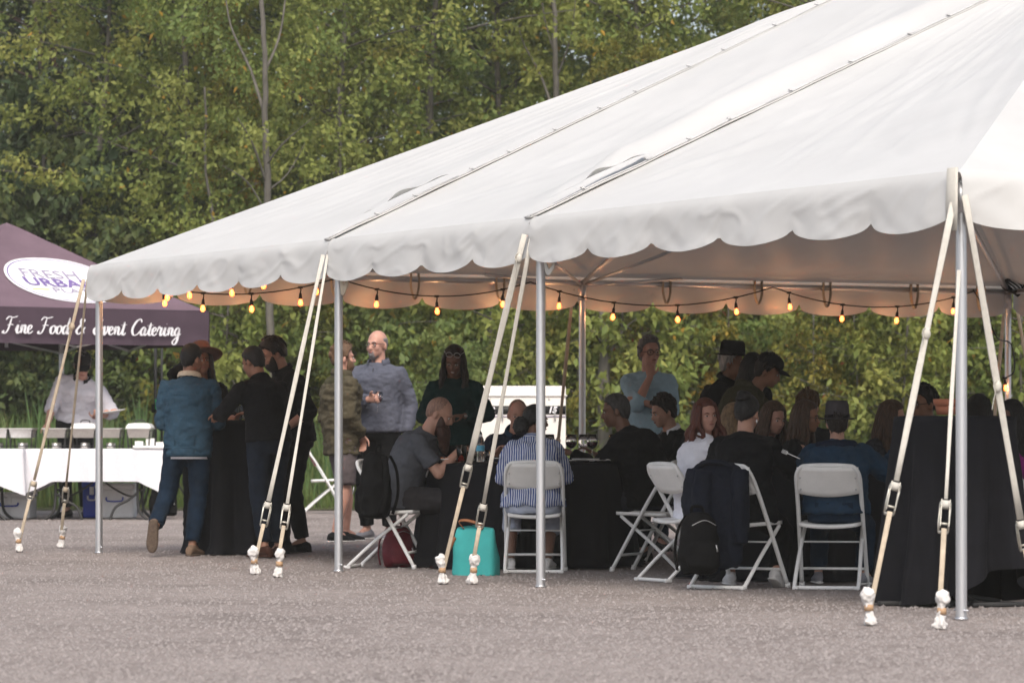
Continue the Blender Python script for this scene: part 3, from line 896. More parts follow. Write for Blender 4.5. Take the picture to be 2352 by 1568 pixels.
# grass and reeds
def blades(n, x0, x1, y0, y1, h0, h1, wid, name, bend=.25, seed=3):
    r = np.random.default_rng(seed)
    x = x0+(x1-x0)*r.random(n); y = y0+(y1-y0)*r.random(n)
    clump = np.array([noise.noise(Vector((a*1.1, b*1.1, 1.))) for a, b in zip(x, y)])
    h = (h0+(h1-h0)*r.random(n))*(1+.5*clump)*np.clip(.35+(y-y0)/1.5, .35, 1)
    z = np.array([meadow_z(a, b) for a, b in zip(x, y)])
    az = r.random(n)*6.28; bd = h*bend*(.3+r.random(n))
    dx, dy = np.cos(az)*bd, np.sin(az)*bd
    wa = r.random(n)*3.14; wx, wy = np.cos(wa)*wid, np.sin(wa)*wid*.6
    V = np.zeros((n, 5, 3))
    V[:, 0] = np.stack([x-wx, y-wy, z-.02], 1); V[:, 1] = np.stack([x+wx, y+wy, z-.02], 1)
    V[:, 2] = np.stack([x+dx*.35+wx*.8, y+dy*.35+wy*.8, z+h*.6], 1); V[:, 3] = np.stack([x+dx*.35-wx*.8, y+dy*.35-wy*.8, z+h*.6], 1)
    V[:, 4] = np.stack([x+dx, y+dy, z+h*(1-.15*bend)], 1)
    F = np.array([(0, 1, 2), (0, 2, 3), (3, 2, 4)])
    fs = (F[None] + (np.arange(n)*5)[:, None, None]).reshape(-1, 3)
    me = bpy.data.meshes.new(name)
    me.vertices.add(n*5); me.vertices.foreach_set('co', V.ravel())
    me.loops.add(fs.size); me.loops.foreach_set('vertex_index', fs.ravel().astype(np.int32))
    me.polygons.add(len(fs)); me.polygons.foreach_set('loop_start', np.arange(0, fs.size, 3, dtype=np.int32))
    a = me.attributes.new('tint', 'FLOAT', 'POINT'); a.data.foreach_set('value', np.repeat(.45+.2*r.normal(size=n), 5).astype(np.float32))
    me.update(); return me
gm = blades(42000, -9.5, 9.5, EDGE-.1, EDGE+6, .35, .85, .010, 'grass', .4)
tag(obj('grass', gm, M['grass']), 'tall green grass between the gravel and the wood', None, None, 'stuff')
RM = []
for sd_ in (1, 2, 3):
    def mz(a, b): return 0.
    r = np.random.default_rng(sd_); n = 130
    g = Geo()
    me = blades(n, -.38, .38, -.3, .3, 1.35, 1.95, .017, 'reed_blades', .14, sd_)
    RM.append(me)
for me in RM: me.materials.append(M['reed'])
for k, px in enumerate([-30, 20, 60, 95, 250, 290, 325, 355, 160, 205, 400, 700, 735]):
    Y = 47.6 + random.uniform(0, 1.0)
    x = (px-1176)*Y/FOC
    t = obj('reed_clump', RM[k % 3], None); t.location = (x, Y, meadow_z(x, Y)); t.rotation_euler = (0, 0, random.uniform(0, 6))
    t.scale = (1, 1, random.uniform(.85, 1.1) if px < 600 else .8)
    tag(t, 'clump of tall green reeds behind the catering table' if px < 600 else 'clump of tall grass behind the man in the olive jacket', 'reeds', 'reeds behind the catering table' if px < 600 else 'grass clumps behind the olive jacket')
# ================================================================ PEOPLE
def smat(name, c, **k): M[name] = mat(name, c, **k)
for nm, c in [('skin_fair', (.42, .235, .17)), ('skin_pink', (.46, .25, .19)), ('skin_tan', (.27, .135, .085)), ('skin_brown', (.17, .085, .055)), ('skin_dark', (.085, .042, .028))]:
    M[nm] = mat(nm.replace('_', ' '), c, .5, .12, 14, .10, 120, spec=.35)
for nm, c in [('hair_black', (.008, .007, .007)), ('hair_dark', (.018, .012, .009)), ('hair_brown', (.055, .028, .015)), ('hair_light', (.115, .066, .036)), ('hair_grey', (.15, .14, .14)),
              ('hair_blond', (.20, .13, .07)), ('hair_red', (.085, .022, .012)), ('hair_auburn', (.10, .035, .018)), ('hair_white', (.4, .38, .36)), ('hair_stubble', (.25, .145, .105)), ('hair_greydark', (.05, .047, .047)), ('beard_red', (.040, .014, .008))]:
    M[nm] = mat(nm.replace('_', ' '), c, .55, .5, 60, .5, 150, spec=.35, stretch=(1, 1, .35))
def cl(name, c, var=.22, scale=9, bump=.5, bs=45, **k): M[name] = mat(name.replace('_', ' '), c, .9, var, scale, bump, bs, spec=.15, **k)
cl('denim_blue', (.027, .060, .092), .25, 9); cl('jeans_navy', (.007, .017, .033), .4, 7); cl('jeans_dark', (.007, .011, .019), .4, 7)
cl('black_shirt', (.0048, .0048, .006)); cl('black_wool', (.0036, .0036, .0044)); cl('charcoal', (.028, .028, .032)); cl('charcoal_trouser', (.024, .026, .034))
cl('olive', (.070, .060, .038), .25); cl('olive_dark', (.045, .042, .022), .25); cl('grey_short', (.105, .088, .092)); cl('sweater_grey', (.082, .088, .115), .16)
cl('green_sweater', (.004, .026, .026), .2); cl('tee_grey', (.072, .076, .088), .2); cl('short_dark', (.030, .028, .030)); cl('light_blue', (.34, .50, .61), .12)
cl('white_shirt', (.74, .74, .80), .06); cl('white_coat', (.58, .56, .60), .06); cl('pale_trouser', (.36, .39, .47), .08); cl('hood_blue', (.015, .036, .066), .25); cl('navy', (.009, .014, .030), .2)
cl('cream_fleece', (.50, .43, .33), .15, 40, .6, 90); cl('magenta', (.20, .022, .15)); cl('beige_knit', (.30, .25, .22)); cl('grey_fedora', (.050, .045, .050)); cl('brown_felt', (.15, .072, .052)); cl('black_felt', (.012, .011, .012))
cl('suede', (.17, .115, .08)); cl('sole_brown', (.115, .085, .065), .25, 60, .5, 60); cl('shoe_black', (.012, .012, .013)); cl('shoe_white', (.55, .54, .53)); cl('shoe_grey', (.20, .20, .22)); cl('shoe_brown', (.05, .022, .015)); cl('floral', (.03, .03, .035), .9, 40)
cl('sock_white', (.5, .5, .5)); cl('navy_jacket', (.006, .008, .015), .2)
M['eye_white'] = mat('eye white', (.55, .53, .50), .3, .02, 10, 0); M['iris'] = mat('dark iris', (.012, .008, .006), .2, .02, 10, 0)
M['lip'] = mat('lip', (.26, .095, .08), .5, .1, 20, 0); M['lip_dark'] = mat('dark lip', (.13, .045, .04), .5, .1, 20, 0); M['teeth'] = mat('teeth', (.7, .68, .64), .4, .02, 10, 0)
M['rim'] = mat('black spectacle rim', (.012, .012, .012), .35, .1, 10, 0); M['lens'] = mat('tinted lens', (.10, .10, .11), .1, .1, 5, 0, spec=.6)
def stripe_mat():
    m = mat('striped shirt cotton', (.5, .5, .5), .9, .1, 8, .25, 140, spec=.15)
    N = m.node_tree.nodes; L = m.node_tree.links; p = N['Principled BSDF']
    tc = [n for n in N if n.type == 'TEX_COORD'][0]
    sp = N.new('ShaderNodeSeparateXYZ'); L.new(tc.outputs['Object'], sp.inputs[0])
    nz = N.new('ShaderNodeTexNoise'); nz.inputs['Scale'].default_value = 6; L.new(tc.outputs['Object'], nz.inputs['Vector'])
    mixv = N.new('ShaderNodeMix'); gt = N.new('ShaderNodeMath'); gt.operation = 'GREATER_THAN'; gt.inputs[1].default_value = .93
    L.new(sp.outputs['Z'], gt.inputs[0]); L.new(gt.outputs[0], mixv.inputs[0]); L.new(sp.outputs['X'], mixv.inputs[2]); L.new(sp.outputs['Z'], mixv.inputs[3])
    w = N.new('ShaderNodeMath'); w.operation = 'MULTIPLY_ADD'; L.new(nz.outputs['Fac'], w.inputs[0]); w.inputs[1].default_value = .035; L.new(mixv.outputs[0], w.inputs[2])
    fr = N.new('ShaderNodeMath'); fr.operation = 'MULTIPLY'; fr.inputs[1].default_value = 390.; L.new(w.outputs[0], fr.inputs[0])
    si = N.new('ShaderNodeMath'); si.operation = 'SINE'; L.new(fr.outputs[0], si.inputs[0])
    mr = N.new('ShaderNodeMapRange'); mr.inputs[1].default_value = -.25; mr.inputs[2].default_value = .25; L.new(si.outputs[0], mr.inputs[0])
    mx = N.new('ShaderNodeMix'); mx.data_type = 'RGBA'; mx.inputs[6].default_value = (.035, .07, .24, 1); mx.inputs[7].default_value = (.55, .58, .66, 1)
    L.new(mr.outputs[0], mx.inputs[0]); L.new(mx.outputs[2], p.inputs['Base Color'])
    return m
M['stripes'] = stripe_mat()

def lerp_prof(prof, x):
    for (x0, v0), (x1, v1) in zip(prof[:-1], prof[1:]):
        if x <= x1:
            t = max(0, min(1, (x-x0)/(x1-x0))); return v0+(v1-v0)*t
    return prof[-1][1]

def ik(S, T, l1, l2, pole):
    S, T, pole = Vector(S), Vector(T), Vector(pole)
    d = T-S; L_ = d.length
    mx_ = (l1+l2)*.995
    if L_ > mx_: T = S + d*(mx_/L_); d = T-S; L_ = mx_
    L_ = max(L_, abs(l1-l2)+.02)
    n = d.normalized()
    a = (l1*l1-l2*l2+L_*L_)/(2*L_)
    h = math.sqrt(max(l1*l1-a*a, 0))
    p = pole - n*pole.dot(n)
    if p.length < 1e-5: p = Vector((0, 1, 0))
    return S + n*a + p.normalized()*h, T

def hand(g, w, d, pn, curl, side, s, grip=False):
    """palm, four unequal fingers bent towards pn, thumb off the side"""
    d = d.normalized(); x = d.cross(pn).normalized()*side; pn = x.cross(d).normalized()*side
    if pn.length < .5: pn = Vector((0, 0, -1))
    rings = []
    for t, wd, th in ((-.02, .024, .020), (.0, .027, .019), (.03, .037, .016), (.06, .041, .015), (.088, .038, .012), (.097, .03, .008)):
        rings.append((w + d*t*s, x*wd*s, pn*th*s))
    g.loft(rings, 10)
    for k, (off, ln) in enumerate(((-.030, .066), (-.010, .078), (.010, .082), (.030, .072))):
        p = w + d*.085*s + x*off*s
        c = curl*(1.0 + .08*(k-1.5))
        dirs = []
        a = 0
        for seg, f in enumerate((.45, .32, .23)):
            a += c*(.55, .75, .6)[seg]
            dd = d*math.cos(a) + pn*math.sin(a)
            q = p + dd*ln*f*s*1.15
            g.capsule(p, q, (.0092-.0007*seg)*s, (.0086-.0008*seg)*s, 7)
            p = q
    p = w + d*.022*s + x*.030*s + pn*.004*s
    d1 = (d*.62 + x*.62 + pn*.45).normalized(); d2 = (d*.9 + x*.1 + pn*.55).normalized()
    q = p + d1*.046*s; r = q + d2*.040*s
    g.capsule(p, q, .0125*s, .0105*s, 7); g.capsule(q, r, .0105*s, .0085*s, 7)

def foot_rings(ank, fwd, up, s, grow=0.):
    x = fwd.cross(up).normalized()
    rr = []
    for d, hw, h in ((-.078, .018, .045), (-.066, .031, .075), (-.03, .036, .092), (.01, .039, .092), (.06, .043, .074), (.11, .047, .056), (.155, .043, .044), (.185, .030, .034), (.197, .014, .02)):
        hw += grow; h += grow
        rr.append((ank - up*(.085*s - h*s/2) + fwd*d*s, x*hw*s, up*h*s/2))
    return rr

def person(label, hx, top, Y, yaw=0, pose='stand', seat=.45, lean=0., side=0., head=(0, 0, 0), skin='skin_fair', top_m='black_shirt', sleeve='long', bottom='jeans_dark', bstyle='trousers',
           shoe='shoe_black', sole=None, hair=('short', 'hair_dark'), beard=None, girth=1., arms=None, feet=None, scale=None, hem=-.06, loose=.018, female=False, extra=None, zoff=0., face=True, low=False, px=None, seed=None, crumple_amp=.012, mouth='lip'):
    """hx, top: picture column of the head and row of the crown; Y distance; yaw 0 faces the camera, 90 faces right"""
    seed = (hx*.013) % 7 if seed is None else seed
    yr = R(yaw)
    RZ = Matrix.Rotation(yr, 3, 'Z')
    arms = arms or {}; feet = feet or {}
    def build_skeleton(s, base_seat):
        J = {}
        sit = pose == 'sit'
        pz = base_seat + .105*s if sit else .955*s
        pel = Vector((0, 0, pz + zoff))
        spine = []; p = pel.copy(); ds = .02*s
        n = 40
        A0, A1 = .55, .9
        frames = []
        for k in range(-13, n):
            d = k*.02
            t = max(0, d)/.56
            a = R(lean)*(A0+A1*min(1, t)) if d >= 0 else R(lean)*A0*.6
            b = R(side)*(.5+.8*min(1, t))
            dirv = Vector((math.sin(b), -math.sin(a), math.cos(a))).normalized()
            spine.append((d, dirv))
        pts = {}
        p = pel.copy(); pts[0] = p.copy()
        for d, dv in spine:
            if d >= 0:
                p = p + dv*ds; pts[round(d/.02)+1] = p.copy()
        p = pel.copy()
        for d, dv in reversed([q for q in spine if q[0] < 0]):
            p = p - dv*ds; pts[round(d/.02)] = p.copy()
        dv_ = {round(d/.02): v for d, v in spine}
        def sp(d):
            k = d/.02; k0 = math.floor(k); f = k-k0
            k0 = max(-13, min(n-1, k0)); k1 = max(-13, min(n, k0+1))
            return pts[k0].lerp(pts[k1], f)
        def sd(d): return dv_[max(-13, min(n-1, round(d/.02)))]
        J['sp'] = sp; J['sd'] = sd; J['pel'] = pel
        up = sd(.50)
        ex = Vector((1, 0, 0)); ex = (ex - up*ex.dot(up)).normalized()
        J['ex'] = ex; J['chest_up'] = up
        wsh = (.160 if female else .180)*s*(1+.25*(girth-1))
        for k, nm in ((1, 'L'), (-1, 'R')):
            J['sh'+nm] = sp(.418) + ex*wsh*k
            J['hip'+nm] = pel + Vector((.088*s*k, 0, -.035*s))
        hy, hp, hr = head
        neck = sp(.52)
        ha = R(hp)
        nd = (up + Vector((math.sin(R(hy))*math.sin(ha)*.6, -math.cos(R(hy))*math.sin(ha)*.6, 0)) + Vector((0, 0, .6))).normalized()
        J['neck'] = neck
        J['HR'] = Matrix.Rotation(R(hy), 3, 'Z') @ Matrix.Rotation(R(hr), 3, 'Y') @ Matrix.Rotation(ha, 3, 'X')
        J['head'] = neck + nd*.058*s + J['HR'] @ Vector((0, -.018*s, .075*s))
        J['top'] = J['head'] + J['HR'] @ Vector((0, .01*s, .125*s))
        return J
    ztop = CAM_H - (top-996)*Y/FOC
    if scale is None:
        if pose == 'stand': scale = (ztop-zoff)/build_skeleton(1., 0)['top'].z
        else: scale = (ztop-seat)/(build_skeleton(1., seat)['top'].z-seat)
    s = max(.80, min(1.12, scale))
    J = build_skeleton(s, seat)
    J['s'] = s
    hw = RZ @ J['head']
    root_xy = Vector(((hx-1176)*(Y)/FOC - hw.x, Y, 0)) if px is None else Vector(((px-1176)*Y/FOC, Y, 0))
    t = thing('person', label, 'person', root_xy, yr)
    sp, sd_, ex = J['sp'], J['sd'], J['ex']
    def dep(d):
        u = sd_(d); e = (Vector((1, 0, 0)) - u*u.x).normalized(); return e, u.cross(e)   # side axis, back axis
    # ---- arms
    A = {}
    for k, nm in ((1, 'L'), (-1, 'R')):
        spec = arms.get(nm)
        S = J['sh'+nm]
        if spec is None: spec = dict(w=(S.x+.06*k*s, S.y-.05*s, S.z-.53*s), pole=(k*.3, 1, -.2), curl=.5, pn=(-k, 0, 0)) if pose == 'stand' else dict(w=(.15*k, -.40, .83), curl=.8)
        pole = spec.get('pole', (k*.6, .55, -.6))
        if pose == 'sit': pole = (k*.40, .30, -1.)
        E, W = ik(S, spec['w'], .285*s, .255*s, pole)
        hd = Vector(spec.get('hd', (W-E).normalized()))
        A[nm] = (S, E, W, hd.normalized(), Vector(spec.get('pn', (0, 0, -1))), spec.get('curl', .6), k, spec)
    J['arms'] = A
    # ---- legs
    Lg = {}
    for k, nm in ((1, 'L'), (-1, 'R')):
        H = J['hip'+nm]
        f = feet.get(nm)
        if f is None:
            f = dict(a=(k*.10*s, 0, .085*s)) if pose == 'stand' else dict(a=(k*.13*s, -.40*s, .085*s))
        a = Vector(f['a'])
        Kn, An = ik(H, a, .432*s, .415*s, f.get('pole', (k*.15, -1, .25 if pose == 'stand' else .6)))
        out_ = R(f.get('out', 12))*k
        fwd = Vector(f.get('fwd', (math.sin(out_), -math.cos(out_), 0))).normalized()
        up = Vector(f.get('up', (0, 0, 1))); up = (up - fwd*up.dot(fwd)).normalized()
        Lg[nm] = (H, Kn, An, fwd, up)
    J['legs'] = Lg
    # ---- torso profiles (distance up the spine -> half width, half depth)
    gx = girth; gd = 1 + (girth-1)*1.3
    if female:
        PW = [(-.14, .15), (-.04, .178), (.06, .160), (.17, .130), (.27, .140), (.36, .150), (.42, .138), (.465, .098), (.50, .062), (.56, .05)]
        PD = [(-.14, .09), (-.04, .118), (.06, .112), (.17, .095), (.27, .110), (.36, .122), (.43, .088), (.475, .070), (.51, .055), (.56, .05)]
    else:
        PW = [(-.14, .14), (-.04, .168), (.06, .160), (.17, .150), (.27, .158), (.36, .172), (.42, .158), (.465, .112), (.50, .068), (.56, .056)]
        PD = [(-.14, .09), (-.04, .112), (.06, .110), (.17, .106), (.27, .116), (.36, .120), (.43, .095), (.475, .074), (.51, .060), (.56, .056)]
    def ring(d, grow=0., gw=1.):
        e, b = dep(d)
        w = lerp_prof(PW, d)*s; q = lerp_prof(PD, d)*s
        if d < .44: w *= 1+(gx-1)*gw; q *= 1+(gd-1)*gw
        bow = -.018*s*math.sin(max(0, min(1, d/.5))*PI)
        return (sp(d) + b*bow*-.4, e*(w+grow), b*(q+grow))
    # ---- body: one continuous skin
    g = Geo()
    g.loft([ring(d, -.006) for d in (-.12, -.05, .02, .1, .18, .26, .34, .41, .455, .49, .52)], 20)
    HC, HR = J['head'], J['HR']
    def hp_(x, y, z): return HC + HR @ Vector((x*s, y*s, z*s))
    g.capsule(sp(.45), hp_(0, .022, -.055), .060*s, .054*s, 14)
    g.ell(hp_(0, .014, .030), (.074*s, .094*s, .092*s), HR, 18, 12)
    g.ell(hp_(0, -.024, -.038), (.0595*s, .066*s, .075*s), HR, 16, 10)
    g.ell(hp_(0, -.058, -.088), (.030*s, .030*s, .022*s), HR)
    g.ell(hp_(0, -.060, -.060), (.040*s, .030*s, .035*s), HR)
    for k in (1, -1):
        g.ell(hp_(.036*k, -.058, -.024), (.024*s, .026*s, .026*s), HR)
        g.ell(hp_(.076*k, .016, -.012), (.011*s, .020*s, .033*s), HR @ Matrix.Rotation(R(20*k), 3, 'Z'), 8, 6)
    g.ell(hp_(0, -.068, .026), (.050*s, .022*s, .016*s), HR)
    g.capsule(hp_(0, -.084, .012), hp_(0, -.102, -.026), .0095*s, .0145*s, 8)
    for k in (1, -1): g.ell(hp_(.013*k, -.091, -.028), (.0085*s, .010*s, .008*s), HR, 8, 6)
    g.ell(hp_(0, -.084, -.056), (.024*s, .010*s, .010*s), HR, 10, 6)
    for nm in 'LR':
        S, E, W, hd, pn, curl, k, spec = A[nm]
        g.capsule(S, E, .052*s*(.85+.15*gx), .040*s, 10)
        g.tube([E, E.lerp(W, .3), W], [.040*s, .042*s, .027*s], 10)
        hand(g, W, hd, pn, curl, k, s)
        H, Kn, An, fwd, up = Lg[nm]
        g.capsule(H, Kn, .078*s, .052*s, 12)
        g.tube([Kn, Kn.lerp(An, .3)+ (An-Kn).cross(Vector((1, 0, 0))).normalized()*.012*s, An.lerp(Kn, .06)], [.050*s, .056*s, .036*s], 12)
        g.capsule(An, An - up*.03*s + fwd*.08*s, .036*s, .026*s, 8)
    body = fuse(g, .0085 if not low else .011, 3, .45, .45, 'body')
    bo = obj('body', body, M[skin], t)
    # ---- shirt
    amp = crumple_amp
    g = Geo()
    ds = [hem, hem+.05, .08, .16, .24, .31, .37, .42, .455, .485, .507]
    g.loft([ring(d, loose*(1.0 if d < .45 else .62) + (.012 if d == hem else 0)) for d in ds], 22)
    for nm in 'LR':
        S, E, W, hd, pn, curl, k, spec = A[nm]
        g.ell(S, (.053*s+loose*.5,)*3)
        g.capsule(sp(.468) + ex*.055*s*k, S + Vector((0, 0, .012*s)), .035*s+loose*.3, .040*s+loose*.4, 10)
        inner = sp(.395) + ex*.10*s*k
        g.capsule(inner, S, .07*s, .056*s+loose*.5, 12)
        r1, r2, r3 = .056*s+loose*.6, .046*s+loose*.7, .032*s+loose*.7
        if sleeve == 'long':
            g.tube([S, S.lerp(E, .5), E], [r1, (r1+r2)/2, r2], 12); g.ell(E, (r2,)*3)
            g.tube([E, E.lerp(W, .5), E.lerp(W, .97)], [r2, (r2+r3)/2+.004, r3], 12)
        elif sleeve == 'rolled':
            g.tube([S, S.lerp(E, .5), E], [r1, (r1+r2)/2, r2], 12); g.ell(E, (r2,)*3)
            g.tube([E, E.lerp(W, .35)], [r2, r2*.98], 12)
        else:
            g.tube([S, S.lerp(E, .4), S.lerp(E, .74)], [r1, r1*1.02, r1*1.05], 12)
    me = crumple(fuse(g, .0125 if not low else .016, 4, .5, None, 'top'), amp*.9, 8, seed, (1, 1, 1.5))
    crumple(me, amp*.55, 19, seed+3, (1, 1, 1.9))
    nmtop = {'denim_blue': 'denim_jacket', 'white_coat': 'chef_jacket', 'tee_grey': 't_shirt', 'olive': 'jacket', 'hood_blue': 'jacket', 'sweater_grey': 'sweater', 'green_sweater': 'sweater', 'black_wool': 'jacket', 'navy': 'jacket'}.get(top_m, 'shirt')
    to = obj(nmtop, me, M[top_m], t)
    # ---- trousers
    g = Geo()
    wd = .09 if hem < .0 else hem+.05
    lo = .014 + max(0, loose-.018)*.2
    g.loft([ring(d, lo if d < hem+.03 else -.002) for d in (-.13, -.09, -.03, .03, .10) if d <= max(-.03, min(.10, wd+.02))], 20)
    for nm in 'LR':
        H, Kn, An, fwd, up = Lg[nm]
        rt, rk, ra = .084*s*(.7+.3*gx)+lo, .060*s+lo, .048*s+lo*.9
        g.capsule(H + Vector((0, 0, .02*s)), H.lerp(Kn, .3), rt*1.05, rt*.98, 14)
        if bstyle == 'trousers':
            g.tube([H, H.lerp(Kn, .5), Kn], [rt, (rt+rk)/2, rk], 14); g.ell(Kn, (rk,)*3)
            g.tube([Kn, Kn.lerp(An, .5), Kn.lerp(An, .93)], [rk, (rk+ra)/2, ra], 14)
        elif bstyle == 'capri':
            g.tube([H, H.lerp(Kn, .5), Kn], [rt, (rt+rk)/2, rk*1.05], 14); g.ell(Kn, (rk*1.05,)*3)
            g.tube([Kn, Kn.lerp(An, .45)], [rk*1.05, rk*1.0], 14)
        else:
            g.tube([H, H.lerp(Kn, .5), H.lerp(Kn, .98)], [rt, rt*.97, rk*1.2], 14)
    me = crumple(fuse(g, .014 if not low else .018, 3, .5, None, 'trousers'), .008, 9, seed+1.5, (1, 1, 1.3))
    obj({'trousers': 'trousers', 'capri': 'capri_trousers', 'shorts': 'shorts'}[bstyle], me, M[bottom], t)
    # ---- shoes
    for nm in 'LR':
        H, Kn, An, fwd, up = Lg[nm]
        g = Geo(); g.loft(foot_rings(An, fwd, up, s), 12)
        g.capsule(An - up*.03*s, An - up*.012*s, .036*s, .037*s, 10)
        sh = obj('shoe', fuse(g, .008, 2, .5, .6, 'shoe'), M[shoe], t)
        g = Geo(); x = fwd.cross(up).normalized()
        rr = [(c - b*1.0 + up*.006*s, a*1.06, up*.011*s) for c, a, b in foot_rings(An, fwd, up, s)]
        g.loft(rr, 12)
        obj('sole', g, M[sole or 'shoe_black'], sh)
    # ---- face
    if face:
        for k in (1, -1):
            ey = obj('eye', Geo().ell(hp_(.031*k, -.0795, .004), (.0125*s, .006*s, .0062*s), HR, 10, 6), M['eye_white'], t)
            obj('iris', Geo().ell(hp_(.031*k, -.0845, .004), (.0062*s, .003*s, .0060*s), HR, 8, 6), M['iris'], ey)
            hm = hair[1] if hair else 'hair_brown'
            g = Geo().tube([hp_(.014*k, -.088, .021), hp_(.031*k, -.088, .028), hp_(.050*k, -.078, .022)], [.003*s, .0042*s, .002*s], 6)
            obj('eyebrow', g, M[hm], t)
        li = obj('lips', Geo().ell(hp_(0, -.0925, -.058), (.021*s, .0055*s, .0065*s), HR, 10, 6), M[mouth], t)
        if beard and beard[0] == 'smile' or mouth == 'lip_dark' and female:
            obj('teeth', Geo().ell(hp_(0, -.0955, -.057), (.016*s, .004*s, .0035*s), HR, 8, 6), M['teeth'], li)
    # ---- hair
    if hair: make_hair(t, hair[0], M[hair[1]], HC, HR, s, seed)
    if beard and beard[0] != 'smile': make_beard(t, beard[0], M[beard[1]], HC, HR, s, seed)
    J['t'] = t; J['hp'] = hp_; J['ring'] = ring; J['top_obj'] = to; J['RZ'] = RZ
    if extra: extra(J)
    return J

def head_shell(hairline, radii, off, grow, HC, HR, s, seed, rough=.05, n=40, m=26, volume=None):
    """star shaped shell over the skull that sinks inside it where there is no hair"""
    g = Geo(); vs = []
    c0 = Vector((0, .014, .030))
    for i in range(m+1):
        th = PI*i/m
        for k in range(n):
            ph = 2*PI*k/n
            d = Vector((math.sin(th)*math.sin(ph), -math.cos(ph)*math.sin(th), math.cos(th)))
            az = abs((ph+PI) % (2*PI) - PI)      # 0 in front, PI at the back
            h = hairline(az, d.z, ph)
            w = 1/(1+math.exp(-h*28))
            nz_ = noise.noise(d*5+Vector((seed, 0, 0)))*.6 + noise.noise(d*13+Vector((0, seed, 0)))*.5
            gr = 1 + (grow + (volume(d) if volume else 0))*(1+0*nz_) + rough*nz_
            r = (.80*(1-w) + gr*w)
            p = Vector((d.x*radii[0], d.y*radii[1], d.z*radii[2]*(1 if d.z > 0 else 1.38)))*r
            vs.append(HC + HR @ ((c0 + Vector(off) + p)*s))
    fs = [(i*n+k, (i+1)*n+k, (i+1)*n+(k+1) % n, i*n+(k+1) % n) for i in range(m) for k in range(n)]
    g.add(vs, fs)
    # loose hairs that break the outline
    rr = random.Random(int(seed*313)+n)
    HO = HC + HR @ ((c0 + Vector(off))*s)
    for _ in range(260 if grow > .03 else 0):
        i, k = rr.randint(1, m-1), rr.randint(0, n-1)
        p = vs[i*n+k]; th, ph = PI*i/m, 2*PI*k/n
        az = abs((ph+PI) % (2*PI) - PI)
        if hairline(az, math.cos(th), ph) < .02: continue
        o = (p-HO).normalized()
        d = (o*rr.uniform(.1, .55) + Vector((rr.uniform(-.6, .6), rr.uniform(-.6, .6), -.9))).normalized()
        w = o.cross(d).normalized()*.0035*s
        L_ = rr.uniform(.014, .034)*s
        q = p - o*.003*s
        g.add([q-w, q+w, q+d*L_+o*.004*s, q+o*.004*s], [(0, 1, 2), (1, 3, 2), (3, 0, 2)])
    return g

def line(az, pts): return lerp_prof(pts, az)

